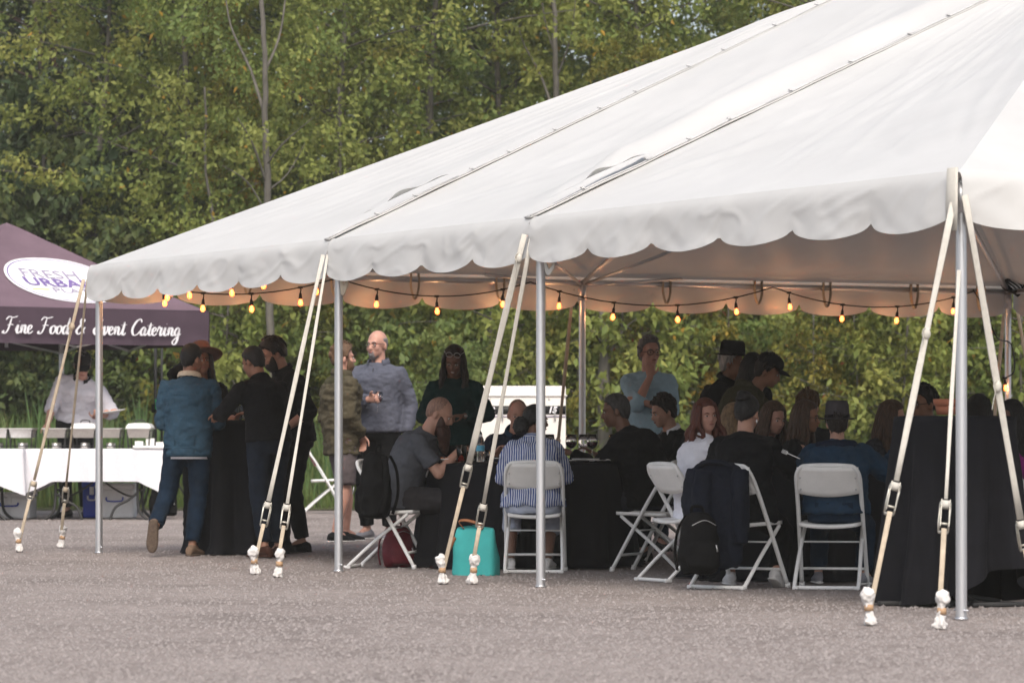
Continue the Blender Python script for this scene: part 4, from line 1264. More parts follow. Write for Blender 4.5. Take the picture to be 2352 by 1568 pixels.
def make_hair(t, style, m, HC, HR, s, seed):
    rad = (.076, .096, .095)
    L0 = [(0, .52), (.6, .50), (1.05, .22), (1.35, -.30), (1.5, -.34), (1.62, -.10), (1.78, -.45), (2.1, -.74), (PI, -.84)]
    def hp(x, y, z): return HC + HR @ Vector((x*s, y*s, z*s))
    if style in ('short', 'crop', 'quiff', 'receding'):
        pts = [(a_, z_ + (.16 if a_ > 1.7 else 0)) for a_, z_ in L0] if style == 'quiff' else L0 if style != 'receding' else [(0, .80), (.6, .78), (1.05, .45), (1.35, -.10), (1.6, -.2), (1.9, -.42), (2.4, -.62), (PI, -.70)]
        gr = {'short': .13, 'crop': .05, 'quiff': .14, 'receding': .06}[style]
        vol = (lambda d: .12*max(0, d.z)*max(0, .4-d.y)) if style == 'quiff' else (lambda d: .05*max(0, d.z))
        g = head_shell(lambda az, z, ph: z-line(az, pts)+.07*noise.noise(Vector((ph*6, z*6, seed))), rad, (0, 0, 0), gr, HC, HR, s, seed, .08, volume=vol)
        if style != 'crop':
            rr = random.Random(int(seed*77)+1)
            for _ in range(60):
                ph, th = rr.uniform(0, 6.28), rr.uniform(0, 1.75)
                d = Vector((math.sin(th)*math.sin(ph), -math.cos(ph)*math.sin(th), math.cos(th)))
                if d.z < line(abs((ph+PI) % (2*PI) - PI), pts)+.04: continue
                q = Vector((d.x*rad[0], d.y*rad[1]+.014, d.z*rad[2]+.03))
                tg_ = d.cross(Vector((rr.uniform(-.4, .4), -.3, 1))).cross(d)*.03
                k_ = 1+gr+vol(d)
                g.tube([hp(*(q*(k_-.02)-tg_)), hp(*(q*(k_+.05))), hp(*(q*(k_-.0)+tg_))], [.004*s, .009*s, .003*s], 5)
        return obj('hair', g, m, t)
    if style == 'stubble':
        pts = [(0, .92), (.6, .9), (1.05, .62), (1.35, -.05), (1.6, -.2), (1.9, -.42), (2.4, -.62), (PI, -.70)]
        g = head_shell(lambda az, z, ph: z-line(az, pts), rad, (0, 0, 0), .012, HC, HR, s, seed, .0)
        return obj('hair', g, m, t)
    if style == 'ring':
        pts = [(0, 9), (1.2, 9), (1.35, .0), (1.6, -.15), (1.9, -.42), (2.4, -.62), (PI, -.70)]
        g = head_shell(lambda az, z, ph: min(z-line(az, pts), .35-z), rad, (0, 0, 0), .02, HC, HR, s, seed, .0)
        return obj('hair', g, m, t)
    if style == 'curly':
        g = head_shell(lambda az, z, ph: z-line(az, L0), rad, (0, .005, .004), .17, HC, HR, s, seed, .12)
        r = random.Random(int(seed*100))
        for _ in range(70):
            ph = r.uniform(0, 6.28); th = r.uniform(0, 1.9)
            d = Vector((math.sin(th)*math.sin(ph), -math.cos(ph)*math.sin(th), math.cos(th)))
            az = abs((ph+PI) % (2*PI) - PI)
            if d.z < line(az, L0)+.05: continue
            p = Vector((d.x*rad[0], d.y*rad[1]+.014, d.z*rad[2]+.03))*1.16
            g.ell(hp(*p), (.016*s, .016*s, .012*s), None, 7, 5)
        return obj('hair', g, m, t)
    # long styles: cap plus hanging locks
    up = style in ('bun', 'ponytail', 'puff')
    g = head_shell(lambda az, z, ph: z-line(az, [(0, .50), (.7, .42), (1.15, .05), (1.5, -.25), (1.9, -.5), (2.4, -.68), (PI, -.78)]), rad, (0, .004, .004), .10 if up else .14, HC, HR, s, seed, .04)
    o = obj('hair', g, m, t)
    r = random.Random(int(seed*1000)+5)
    if style == 'bun':
        b = Geo().ell(hp(0, .085, .105), (.052*s, .050*s, .046*s), HR, 14, 10)
        for k in range(5): b.tube([hp(.04*math.cos(a+k), .085+.045*math.sin(a+k), .085+.012*k) for a in (0, .6, 1.2, 1.8, 2.4)], .016*s, 6)
        obj('hair_bun', crumple(fuse(b, .008, 1), .006, 40, seed), m, o)
        return o
    if style == 'puff':
        b = Geo().ell(hp(.02, .125, -.055), (.076*s, .062*s, .080*s), HR, 16, 12)
        obj('hair_puff', crumple(fuse(b, .008, 1), .012, 55, seed), m, o)
        return o
    if style == 'ponytail':
        b = Geo().tube([hp(0, .10, .02), hp(0, .14, -.03), hp(0, .13, -.14)], [.03*s, .036*s, .012*s], 8)
        obj('ponytail', b, m, o); return o
    ln, wave, wd = {'long': (.30, .012, .017), 'longwavy': (.33, .04, .025), 'bob': (.15, .008, .018), 'verylong': (.42, .014, .018)}[style]
    lg = Geo()
    for k in range(46):
        az = R(62) + (2*PI-R(124))*k/45 + r.uniform(-.05, .05)      # skip the face
        x0, y0 = math.sin(az)*.078, -math.cos(az)*.095+.014
        p = [hp(x0*.85, y0*.9, .085 + r.uniform(-.02, .015)), hp(x0*1.10, y0*1.08, .02)]
        q = HC + HR @ Vector((x0*1.18*s, y0*1.12*s, -.06*s))
        p.append(q)
        l_ = ln*r.uniform(.75, 1.05)
        for j in (1, 2, 3, 4):
            f = j/4
            sway = wave*math.sin(j*2.1+k*1.7)
            outw = Vector((x0, y0*.9, 0))
            outw = HR @ outw
            p.append(q + Vector((0, 0, -l_*f*s)) + Vector((outw.x*(.35*f)+sway, outw.y*(.30*f)+wave*math.cos(j*1.7+k), 0))*s)
        cp = catmull(p, 3)
        n_ = len(cp)
        lg.tube(cp, [wd*s*(.7+.5*math.sin(PI*min(1, i/n_*1.15+.12))) * (1 if i < n_-3 else .55) for i in range(n_)], 6, .7)
    obj('hair_locks', lg, m, o)
    return o

def make_beard(t, style, m, HC, HR, s, seed):
    g = Geo(); vs = []; n, mm = 36, 20
    c0 = Vector((0, -.024, -.045))
    R0 = (.066, .0775, .081)
    if style != 'long': R0 = (.0645, .075, .079)
    full = {'full': .12, 'short': .05, 'goatee': .05, 'long': .14}[style]
    for i in range(mm+1):
        th = PI*i/mm
        for k in range(n):
            ph = 2*PI*k/n
            d = Vector((math.sin(th)*math.sin(ph), -math.cos(ph)*math.sin(th), math.cos(th)))
            az = abs((ph+PI) % (2*PI) - PI)
            topz = lerp_prof([(0, -.02), (.35, -.05), (.7, -.1), (1.0, .25), (1.4, .55), (1.7, .55), (1.75, -2)], az)
            if style == 'goatee': topz = lerp_prof([(0, -.05), (.45, -.1), (.6, -.9), (.9, -2), (4, -2)], az) if az < .9 else -2
            w = 1/(1+math.exp(-(topz-d.z)*30)) if az < 1.75 else 0
            if az < .30 and -.26 < d.z < -.10: w *= .2
            r = .82*(1-w) + (1+full+.05*noise.noise(d*9+Vector((seed, 1, 1))))*w
            vs.append(HC + HR @ ((c0 + Vector((d.x*R0[0], d.y*R0[1], d.z*R0[2]*(1.12 if d.z < 0 else 1)))*r if True else c0)*s))
    g.add(vs, [(i*n+k, (i+1)*n+k, (i+1)*n+(k+1) % n, i*n+(k+1) % n) for i in range(mm) for k in range(n)])
    o = obj('beard', g, m, t)
    if style == 'long':
        b = Geo()
        def hp(x, y, z): return HC + HR @ Vector((x*s, y*s, z*s))
        down = Vector((0, 0, -1))
        for k in range(16):
            a = -1.25 + 2.5*k/15
            p0 = hp(.052*math.sin(a), -.03-.055*math.cos(a), -.075)
            p = [p0, p0 + Vector((0, -.004, -.06))*s, p0 + Vector((-.02*math.sin(a), .004, -.14-.05*math.cos(a)))*s]
            b.tube(catmull(p, 4), [.024*s, .028*s, .030*s, .030*s, .028*s, .026*s, .022*s, .018*s, .010*s], 7)
        obj('beard_length', crumple(fuse(b, .008, 2), .006, 45, seed), m, o)
    return o

# ---- things worn
def hat(J, m, crown_h=.11, brim=.06, dent=True, band=None, tilt=0, cap=False, name='hat', lift=.0, rx=.088, ry=.107):
    s, hp, HR = J['s'], J['hp'], J['HR'] @ Matrix.Rotation(R(tilt), 3, 'X')
    c = hp(0, .012, .062+lift)
    g = Geo()
    if not cap:
        g.lathe([(rx*1.0*s, 0), (rx*1.01*s, .03*s), (rx*.95*s, crown_h*.8*s), (rx*.80*s, crown_h*1.02*s), (rx*.45*s, crown_h*(.92 if dent else 1.05)*s), (0.0005, crown_h*(.84 if dent else 1.08)*s)], c, 28, 1, ry/rx, HR)
        h = obj(name, g, M[m], J['t'])
        b = Geo().lathe([(rx*.98*s, .004*s), ((rx+brim*.5)*s, -.002*s), ((rx+brim)*s, .004*s), ((rx+brim+.003)*s, .000), ((rx+brim*.5)*s, -.008*s), (rx*.96*s, -.004*s)], c, 32, 1, ry/rx*.98, HR, fn=None)
        obj('brim', b, M[m], h)
        if band: obj('hat_band', Geo().lathe([(rx*1.02*s, .006*s), (rx*1.04*s, .006*s), (rx*1.03*s, .030*s), (rx*1.0*s, .030*s)], c, 28, 1, ry/rx, HR), M[band], h)
    else:
        g.lathe([(rx*s, -.01*s), (rx*1.0*s, .02*s), (rx*.88*s, .055*s), (rx*.6*s, .078*s), (rx*.2*s, .086*s), (.0005, .086*s)], c, 24, 1, ry/rx, HR)
        h = obj('cap', g, M[m], J['t'])
        def f(u, v):
            a = (u-.5)*2.2
            d = .006 + .082*v*math.cos(a*.62)
            return c + HR @ Vector(((rx*.95)*math.sin(a)*s, (-ry*.93*math.cos(a)-d)*s, (-.004-.018*v*v-.012*abs(math.sin(a)))*s))
        b = Geo().grid(f, 14, 6)
        n0 = len(b.v); b.v += [tuple(Vector(p)+Vector((0, 0, -.004))) for p in b.v]
        b.f += [tuple(reversed([i+n0 for i in q])) for q in b.f]
        obj('visor', b, M[m], h)
    return h

def glasses(J, rim='rim', lens=None, zo=0., yo=0., round_=.021, wide=.026, name='glasses'):
    s, hp = J['s'], J['hp']
    g = Geo()
    for k in (1, -1):
        g.tube([hp(.033*k+wide*math.cos(a), -.094+yo+.008*abs(math.sin(a/2)), .002+zo+round_*math.sin(a)) for a in [i*2*PI/16 for i in range(17)]], .0026*s, 5)
        g.tube([hp(.058*k, -.088+yo, .006+zo), hp(.080*k, -.03+yo, .008+zo), hp(.079*k, .025, .004+zo*.6)], .0022*s, 5)
    g.tube([hp(-.009, -.096+yo, .006+zo), hp(.009, -.096+yo, .006+zo)], .0024*s, 5)
    o = obj(name, g, M[rim], J['t'])
    if lens:
        for k in (1, -1): obj('lens', Geo().ell(hp(.033*k, -.092+yo, .002+zo), (wide*.95*s, .003*s, round_*.95*s), J['HR'], 12, 6), M[lens], o)
    return o

def hood(J, m, w=.135, drop=.05):
    s = J['s']; c = J['sp'](.47); e, b = (J['ex'], J['chest_up'].cross(J['ex']))
    g = Geo()
    for k in range(9):
        a = -1.9 + 3.8*k/8
        p = c + e*math.sin(a)*w*s*.85 + b*(math.cos(a)*.075+.035)*s - J['chest_up']*(drop*max(0, math.cos(a)))*s
        q = c + e*math.sin(a+.475)*w*s*.85 + b*(math.cos(a+.475)*.075+.035)*s - J['chest_up']*(drop*max(0, math.cos(a+.475)))*s
        g.capsule(p, q, .042*s, .042*s, 8)
    g.ell(c + b*.10*s - J['chest_up']*.06*s, (.085*s, .045*s, .075*s))
    obj('hood', crumple(fuse(g, .012, 3), .008, 18, 2.), M[m], J['t'])

def collar(J, m, h=.05, r=.075, open_=.6, name='collar', thick=.012, back=0.):
    s = J['s']; c = J['sp'](.495); e, b, u = J['ex'], J['chest_up'].cross(J['ex']), J['chest_up']
    pts = []
    for k in range(15):
        a = -PI+open_ + (2*PI-2*open_)*k/14
        pts.append(c + e*math.sin(a)*r*s + b*math.cos(a)*r*s*.95 + u*(h*.35)*s - u*.02*s*(1-math.cos(a))*.5)
    g = Geo().tube(pts, h*.5*s, 8, thick/(h*.5), up=(0, 0, 1))
    # stand the band upright
    g = Geo(); vs = []; n = len(pts)
    for j, (dz, gr) in enumerate(((-.02, 1.0), (h*.55, 1.02), (h*.6, 1.16), (.0, 1.32), (-.012, 1.30))):
        for p in pts: vs.append(c + (p-c)*gr + u*dz*s)
    g.add(vs, [(j*n+i, j*n+i+1, (j+1)*n+i+1, (j+1)*n+i) for j in range(4) for i in range(n-1)])
    return obj(name, g, M[m], J['t'])
# ================================================================ THE PEOPLE IN THE PICTURE
def x_caterer(J): 
    hat(J, 'black_felt', cap=True); collar(J, 'black_shirt', .04, .072, .5); glasses(J)
    g = Geo(); g.loft([(c, a*1.02, b*1.03) for c, a, b in [J['ring'](d, .022) for d in (-.14, -.08, 0, .08)]], 18)
    obj('apron', g, M['black_shirt'], J['t'])
person('person in white chef jacket and black cap serving behind the steel dishes', 196, 805, 42.9, -12, lean=20, side=15, head=(18, 32, 0), skin='skin_pink', top_m='white_coat', sleeve='rolled', bottom='black_wool', shoe='shoe_black',
       hair=('short', 'hair_grey'), girth=1.18, loose=.035, hem=.03, extra=x_caterer, low=True,
       arms=dict(R=dict(w=(-.20, -.42, 1.06), curl=.9), L=dict(w=(.34, -.40, 1.14), curl=.7, pole=(.7, .5, -.4), pn=(0, 0, 1), hd=(.5, -.8, .1))))

def x_denim(J):
    collar(J, 'cream_fleece', .055, .078, .35, 'fleece_collar')
    s = J['s']; t = J['t']
    for nm, d, g_ in (('waistband', -.125, .036), ('waistband_seam', -.075, .031)):
        c, a, b = J['ring'](d, g_)
        hgt = .022 if nm == 'waistband' else .004
        g = Geo().loft([(c+Vector((0, 0, -hgt)), a, b), (c+Vector((0, 0, hgt)), a*1.005, b*1.005)], 26)
        obj(nm, g, M['denim_blue'], t)
    c, a, b = J['ring'](-.165, .012)
    obj('white_hem', Geo().loft([(c, a*1.05, b*1.1), (c+Vector((0, 0, .05)), a*1.05, b*1.1)], 22), M['white_shirt'], t)
    # stitched back seams: yoke, two vertical panels
    def surf(x, d):
        c, a, b = J['ring'](d, .024); w = a.length
        f = max(-.95, min(.95, x/w)); return c + a.normalized()*x + b*math.sqrt(1-f*f)*1.02
    g = Geo()
    g.tube([surf(x*s, .345) for x in [-.17+.02*k for k in range(18)]], .0035, 5)
    for k in (1, -1):
        g.tube([surf(k*(.10-.05*(.34-d))*s, d) for d in (.34, .26, .18, .10, .02, -.06)], .003, 5)
    obj('stitched_seam', g, M['denim_blue'], t)
person('man in blue denim jacket with cream fleece collar seen from behind, one heel raised', 440, 790, 29.3, 172, lean=5, head=(-32, 8, 0), skin='skin_tan', top_m='denim_blue', bottom='jeans_navy', shoe='suede', sole='sole_brown', seed=1.3,
       hair=('crop', 'hair_black'), loose=.030, hem=-.14, girth=1.08, extra=x_denim, crumple_amp=.013,
       arms=dict(L=dict(w=(.15, -.28, 1.02), curl=.9, pole=(.35, .6, -1)), R=dict(w=(-.15, -.30, 1.04), curl=.9, pole=(-.35, .5, -1))),
       feet=dict(R=dict(a=(-.03, 0, .085)), L=dict(a=(.20, .27, .235), fwd=(.10, -.22, -1), up=(0, -1, .2), pole=(.1, -1, 0))))

def x_hat(J): hat(J, 'brown_felt', .11, .095, tilt=-14, rx=.086, lift=-.01)
person('person in dark jacket holding a wide brown hat, half hidden behind the denim jacket', 478, 797, 30.6, 25, head=(-10, -5, 0), skin='skin_tan', top_m='black_wool', bottom='black_wool', hair=('bob', 'hair_dark'), female=True, extra=x_hat, low=True, loose=.025,
       arms=dict(R=dict(w=(-.13, -.04, 1.50), pole=(-.5, -.2, -1), hd=(.35, -.1, .8), curl=.5, pn=(1, 0, 0)), L=dict(w=(.15, -.32, 1.08), curl=.9)), px=462)

person('man in black long sleeved shirt leaning on the tall black table, seen from behind', 556, 797, 29.0, -143, lean=17, side=0, head=(15, 22, 0), skin='skin_tan', top_m='black_shirt', bottom='jeans_dark', shoe='shoe_brown', sole='shoe_brown', seed=2.2,
       hair=('crop', 'hair_black'), girth=1.1, loose=.02, hem=-.03, extra=lambda J: collar(J, 'black_shirt', .035, .068, .6), px=617,
       arms=dict(L=dict(w=(.26, -.32, 1.10), curl=.8, pole=(.6, .7, -.3)), R=dict(w=(-.12, -.42, 1.10), curl=.8)),
       feet=dict(L=dict(a=(.14, .16, .085), out=10), R=dict(a=(-.06, .05, .085), out=5)))

def x_beard5(J):
    collar(J, 'black_wool', .05, .074, .5)
    obj('bag_strap', Geo().tube(catmull([J['sp'](.46)+J['ex']*.12, J['sp'](.3)+Vector((.05, -.15, 0)), J['sp'](.05)+Vector((-.14, -.12, 0))], 6), .012, 6, .4), M['zip'], J['t'])
person('bearded man in black jacket bending over the tall black table, in profile', 630, 781, 30.4, -72, lean=14, head=(0, 26, 0), skin='skin_fair', top_m='black_wool', sleeve='rolled', bottom='black_wool', shoe='shoe_black', seed=3.1,
       hair=('quiff', 'hair_dark'), beard=('full', 'hair_dark'), girth=1.12, loose=.024, hem=-.08, extra=x_beard5, px=680,
       arms=dict(L=dict(w=(.22, -.16, .98), curl=.8, pole=(.4, 1, -.3)), R=dict(w=(-.14, -.40, 1.09), curl=.8)),
       feet=dict(L=dict(a=(.12, .02, .085)), R=dict(a=(-.10, -.08, .085))))

def x_olive(J):
    hood(J, 'olive_dark', .12, .04); collar(J, 'olive', .07, .078, .5)
    s = J['s']; t = J['t']
    obj('pocket_flap', Geo().box(J['sp'](-.02)+Vector((.19*s, -.04, 0)), (.02, .14, .05), None, .006), M['olive'], t)
person('man in olive hooded jacket and grey shorts standing with hands in pockets', 789, 790, 33.2, 117, lean=0, head=(-8, 0, 0), skin='skin_pink', top_m='olive', bottom='grey_short', bstyle='shorts', shoe='shoe_black', sole='shoe_white', seed=.7,
       hair=('quiff', 'hair_light'), beard=('short', 'hair_light'), girth=1.15, loose=.036, hem=-.19, extra=x_olive, crumple_amp=.02,
       arms=dict(L=dict(w=(.15, -.13, .94), curl=.9, pole=(.5, 1, 0), hd=(-.3, -.2, -.9)), R=dict(w=(-.15, -.13, .94), curl=.9, pole=(-.5, 1, 0), hd=(.3, -.2, -.9))),
       feet=dict(L=dict(a=(.13, -.10, .085), out=8), R=dict(a=(-.13, .12, .085), out=-8)))

def x_bald(J):
    collar(J, 'sweater_grey', .055, .076, .7); glasses(J, zo=.004)
    obj('zip', Geo().tube([J['sp'](.46)+Vector((0, -.115, 0))*J['s'], J['sp'](.36)+Vector((0, -.146, 0))*J['s']], .004, 5), M['charcoal'], J['t'])
BALD = person('bald man in grey quarter zip sweater and glasses holding a wine glass', 866, 758, 34.0, -20, head=(-14, 2, 0), skin='skin_pink', top_m='sweater_grey', bottom='black_wool', shoe='shoe_grey', sole='shoe_white', seed=4.4, mouth='lip',
       hair=('ring', 'hair_grey'), beard=('goatee', 'hair_grey'), girth=1.18, loose=.022, hem=-.07, extra=x_bald,
       arms=dict(R=dict(w=(.03, -.30, 1.26), curl=1.15, pole=(-.9, .3, -.5), hd=(.95, -.25, .1), pn=(0, -.6, -.1)), L=dict(w=(.28, -.02, .95), curl=.6, pole=(.5, 1, -.2))))

def x_green(J):
    s, hp = J['s'], J['hp']
    glasses(J, 'zip', None, zo=.088, yo=.012, name='sunglasses')
    c = J['sp'](.33); 
    M['tag_white'] = mat('paper name tag', (.66, .66, .68), .7, .05, 10, 0)
    e, u = J['ex'], J['chest_up']; b = u.cross(e)
    rot = Matrix((e, b, u)).transposed() @ Matrix.Rotation(R(-4), 3, 'Y')
    nt_ = obj('name_tag', Geo().box(c - e*.10*s - b*.147*s + u*.0, (.095, .004, .042), rot, .001), M['tag_white'], J['t'])
    w = Geo()
    for k in range(5):
        x0 = -.03 + .012*k
        w.tube([c - e*(.10*s) - b*.150*s + e*(x0+dx) + u*dz for dx, dz in ((0, -.004), (.003, .006), (.006, -.005), (.01, .004))], .0009, 4)
    obj('handwriting', w, M['logo_grey'], nt_)
    obj('bracelet', Geo().ell(J['arms']['L'][2], (.034, .034, .012)), M['zip'], J['t'])
person('smiling woman in dark green sweater with sunglasses on her head and a white name tag', 1043, 798, 29.8, -8, lean=8, head=(4, 24, 4), skin='skin_brown', top_m='green_sweater', bottom='black_wool', female=True, girth=1.2, hair=('long', 'hair_dark'), mouth='lip_dark', seed=5.2,
       extra=x_green, loose=.022, hem=-.05,
       arms=dict(R=dict(w=(-.06, -.36, 1.06), curl=1.0, hd=(.7, -.5, .3), pole=(-.9, .4, -.5)), L=dict(w=(.13, -.35, 1.09), curl=1.0, hd=(-.8, -.3, .0), pole=(.9, .4, -.5))))

def x_tee(J):
    s = J['s']; c = J['sp'](.24); e, u = J['ex'], J['sd'](.24); b = u.cross(e)
    g = Geo().ell(c - b*.150*s - e*.03*s, (.055*s, .006*s, .045*s), Matrix((e, b, u)).transposed(), 16, 8)
    obj('chest_print', g, M['logo_white'], J['t'])
BEARD = person('bald man with long red beard in grey t shirt eating at the near round table', 978, 915, 26.88, 80, 'sit', .415, lean=26, head=(0, 24, 0), skin='skin_fair', top_m='tee_grey', sleeve='short', bottom='short_dark', bstyle='shorts', shoe='shoe_grey', sole='shoe_white', seed=6.1,
       hair=('stubble', 'hair_stubble'), beard=('long', 'beard_red'), girth=1.15, loose=.02, hem=-.09, extra=x_tee, px=920,
       arms=dict(R=dict(w=(-.10, -.46, .845), curl=1.2, pole=(-.5, .3, -1), hd=(.35, -.95, .15)), L=dict(w=(.16, -.44, .80), curl=.9, pole=(.5, .3, -.8))),
       feet=dict(R=dict(a=(-.10, -.30, .09)), L=dict(a=(.12, -.36, .09))))
person('balding man in navy jacket facing the camera across the near round table', 1189, 918, 28.7, 12, 'sit', .415, lean=20, head=(-6, 12, 0), skin='skin_pink', top_m='navy', bottom='black_wool', hair=('stubble', 'hair_stubble'), low=True, girth=1.1, loose=.024,
       extra=lambda J: collar(J, 'hood_blue', .05, .075, .6), arms=dict(L=dict(w=(.2, -.38, .80)), R=dict(w=(-.2, -.38, .80))))
person('woman in blue and white striped shirt seen from behind on a white folding chair', 1243, 931, 25.95, 178, 'sit', .415, lean=11, head=(-62, 6, 0), skin='skin_brown', top_m='stripes', bottom='pale_trouser', bstyle='capri', shoe='shoe_white', sole='shoe_white', seed=2.7,
       hair=('puff', 'hair_black'), girth=1.34, loose=.028, hem=-.07, female=True, px=1224, extra=lambda J: collar(J, 'stripes', .04, .07, .6), crumple_amp=.016,
       arms=dict(L=dict(w=(.15, -.30, .80)), R=dict(w=(-.15, -.30, .80))),
       feet=dict(L=dict(a=(.16, -.22, .085)), R=dict(a=(-.10, -.20, .085))))
person('broad man in black jacket and charcoal trousers seated facing left at the near round table', 1452, 905, 26.9, -108, 'sit', .42, lean=23, head=(12, 10, 0), skin='skin_brown', top_m='black_wool', bottom='charcoal_trouser', shoe='shoe_black', sole='shoe_white', seed=3.6,
       hair=('crop', 'hair_greydark'), girth=1.35, loose=.03, hem=-.10, px=1488,
       arms=dict(L=dict(w=(.12, -.52, .80), curl=.9, pole=(.6, .3, -.8)), R=dict(w=(-.2, -.45, .80), curl=.9)),
       feet=dict(L=dict(a=(.10, -.12, .10), out=0), R=dict(a=(-.14, -.30, .085), out=0)))
person('dark haired man in black suit looking down, behind the broad man in black', 1522, 911, 28.3, -68, 'sit', .42, lean=14, head=(0, 18, 0), skin='skin_fair', top_m='black_shirt', bottom='black_wool', hair=('short', 'hair_dark'), girth=1.1, seed=1.9, low=True,
       extra=lambda J: collar(J, 'white_shirt', .04, .068, .7), arms=dict(L=dict(w=(.2, -.38, .80)), R=dict(w=(-.2, -.38, .80))))
def x_blue(J):
    glasses(J)
    s = J['s']; c = J['sp'](.26); e, u = J['ex'], J['chest_up']; b = u.cross(e)
    obj('floral_print', Geo().ell(c - b*.135*s + e*.05*s, (.085*s, .02*s, .10*s), Matrix((e, b, u)).transposed(), 16, 10), M['floral_pink'], J['t'])
M['floral_pink'] = mat('pink floral print', (.08, .03, .05), .9, .3, 30, .1, 80, col2=(.30, .16, .20))
person('grey haired person in light blue sweater standing with a hand to the chin', 1492, 775, 30.6, 8, head=(14, 0, 0), skin='skin_pink', top_m='light_blue', sleeve='rolled', bottom='jeans_navy', hair=('curly', 'hair_grey'), female=True, girth=1.2, seed=.4, extra=x_blue, loose=.024,
       arms=dict(R=dict(w=(-.03, -.23, 1.41), curl=1.4, pole=(-.15, -.5, -1), hd=(.0, .15, 1), pn=(.3, 1, 0)), L=dict(w=(-.08, -.24, 1.20), curl=.8, pole=(1, .1, -.5), hd=(-1, .1, .15), pn=(0, 1, 0))))
person('red haired woman in white shirt turning to look right, seated at the far table', 1632, 917, 24.5, 105, 'sit', .415, lean=9, head=(-84, 2, -3), skin='skin_pink', top_m='white_shirt', bottom='jeans_navy', hair=('longwavy', 'hair_red'), female=True, girth=1.15, seed=2.0, px=1596, loose=.022, hem=-.14,
       extra=lambda J: collar(J, 'white_shirt', .035, .07, .9), arms=dict(R=dict(w=(-.12, -.34, .82), pole=(-.6, .4, -.8)), L=dict(w=(.16, -.36, .82))))
person('woman with black hair bun seen from behind, dark jacket hung on her chair', 1714, 908, 23.30, 172, 'sit', .415, lean=17, head=(-22, 10, 0), skin='skin_fair', top_m='black_shirt', bottom='black_wool', shoe='shoe_white', sole='shoe_white', hair=('bun', 'hair_black'), female=True, girth=1.28, seed=4.9, px=1708, loose=.022, hem=-.12,
       extra=lambda J: obj('earring', Geo().ell(J['hp'](-.080, .012, -.055), (.006, .004, .014)), M['zip'], J['t']),
       arms=dict(R=dict(w=(-.30, -.34, .865), pole=(-1, .5, -.4), curl=1.2, hd=(-.3, -.9, .1)), L=dict(w=(.2, -.38, .80))),
       feet=dict(L=dict(a=(.10, -.25, .085)), R=dict(a=(-.20, -.05, .10), fwd=(-.2, -.75, -.35), out=0)))
def x_17(J): hat(J, 'black_felt', .115, .042, band='hair_black', lift=.012); collar(J, 'black_wool', .06, .085, .5)
person('man in dark round hat and black hooded jacket standing among the diners, in profile', 1688, 800, 29.4, 68, lean=15, head=(0, 4, 0), skin='skin_tan', top_m='black_wool', bottom='black_wool', hair=('short', 'hair_white'), girth=1.15, seed=5.6, extra=x_17, loose=.03, low=True, px=1640,
       arms=dict(R=dict(w=(-.05, -.36, 1.14), curl=.9, hd=(.1, -.6, .6)), L=dict(w=(.1, -.4, 1.1), curl=.9)))
person('woman with long black hair between the man in dark hat and the cap wearer', 1733, 838, 28.9, 150, lean=22, head=(0, 18, 0), skin='skin_tan', top_m='black_shirt', bottom='black_wool', hair=('long', 'hair_black'), female=True, seed=6.6, low=True, scale=.93)
def x_19(J): hat(J, 'black_felt', cap=True); hood(J, 'olive_dark', .12, .03)
person('person in black peaked cap and dark olive jacket bending over the far table', 1764, 838, 27.6, 78, lean=32, head=(0, 24, 0), skin='skin_tan', top_m='olive_dark', bottom='black_wool', hair=('short', 'hair_dark'), girth=1.1, seed=1.1, low=True, extra=x_19, loose=.03, scale=.93,
       arms=dict(R=dict(w=(-.12, -.55, .92)), L=dict(w=(.12, -.55, .92))))
person('blond haired person in beige knit seated behind the woman with the bun', 1690, 928, 25.9, 120, 'sit', .415, lean=12, head=(10, 8, 0), skin='skin_fair', top_m='beige_knit', bottom='black_wool', hair=('bob', 'hair_blond'), female=True, seed=2.4, low=True)
person('brown haired diner leaning forward beside the woman with glasses', 1775, 925, 25.7, 55, 'sit', .415, lean=18, head=(-20, 14, 0), skin='skin_pink', top_m='black_shirt', bottom='black_wool', hair=('bob', 'hair_brown'), female=True, seed=3.3, low=True, extra=lambda J: collar(J, 'shoe_brown', .05, .08, .5))
person('woman with black rimmed glasses and long brown hair facing right at the far table', 1852, 922, 25.3, 72, 'sit', .415, lean=10, head=(0, 6, 0), skin='skin_tan', top_m='black_wool', bottom='black_wool', hair=('long', 'hair_brown'), female=True, seed=4.2, low=True, extra=lambda J: glasses(J, round_=.026, wide=.028))
person('light brown haired guest behind the woman with glasses, only the hair showing', 1858, 897, 27.8, 160, 'sit', .415, lean=5, skin='skin_fair', top_m='charcoal', bottom='black_wool', hair=('short', 'hair_light'), seed=5.9, low=True)
def x_24(J):
    hat(J, 'grey_fedora', .135, .055, band='black_felt', lift=-.022, tilt=-4, rx=.094, ry=.112); hood(J, 'navy', .15, .02)
    s = J['s']
    for k in (1, -1):
        c = J['pel'] + Vector((.09*k*s, .165*s, -.01))
        obj('back_pocket', Geo().box(c, (.11*s, .012, .10*s), Matrix.Rotation(R(-14), 3, 'X'), .004), M['jeans_navy'], J['t'])
person('person in grey felt hat and blue hooded jacket seen from behind on a white chair', 1914, 935, 23.25, 170, 'sit', .415, lean=13, head=(10, 4, 0), skin='skin_fair', top_m='hood_blue', bottom='jeans_navy', shoe='shoe_grey', sole='shoe_white', hair=('short', 'hair_dark'), girth=1.32, seed=.9, px=1920, loose=.034, hem=-.06,
       extra=x_24, crumple_amp=.016, arms=dict(R=dict(w=(-.34, -.30, .84), pole=(-1, .4, -.3)), L=dict(w=(.22, -.38, .82), pole=(.8, .4, -.6))),
       feet=dict(R=dict(a=(-.16, -.16, .085), out=20), L=dict(a=(.14, -.34, .085))))
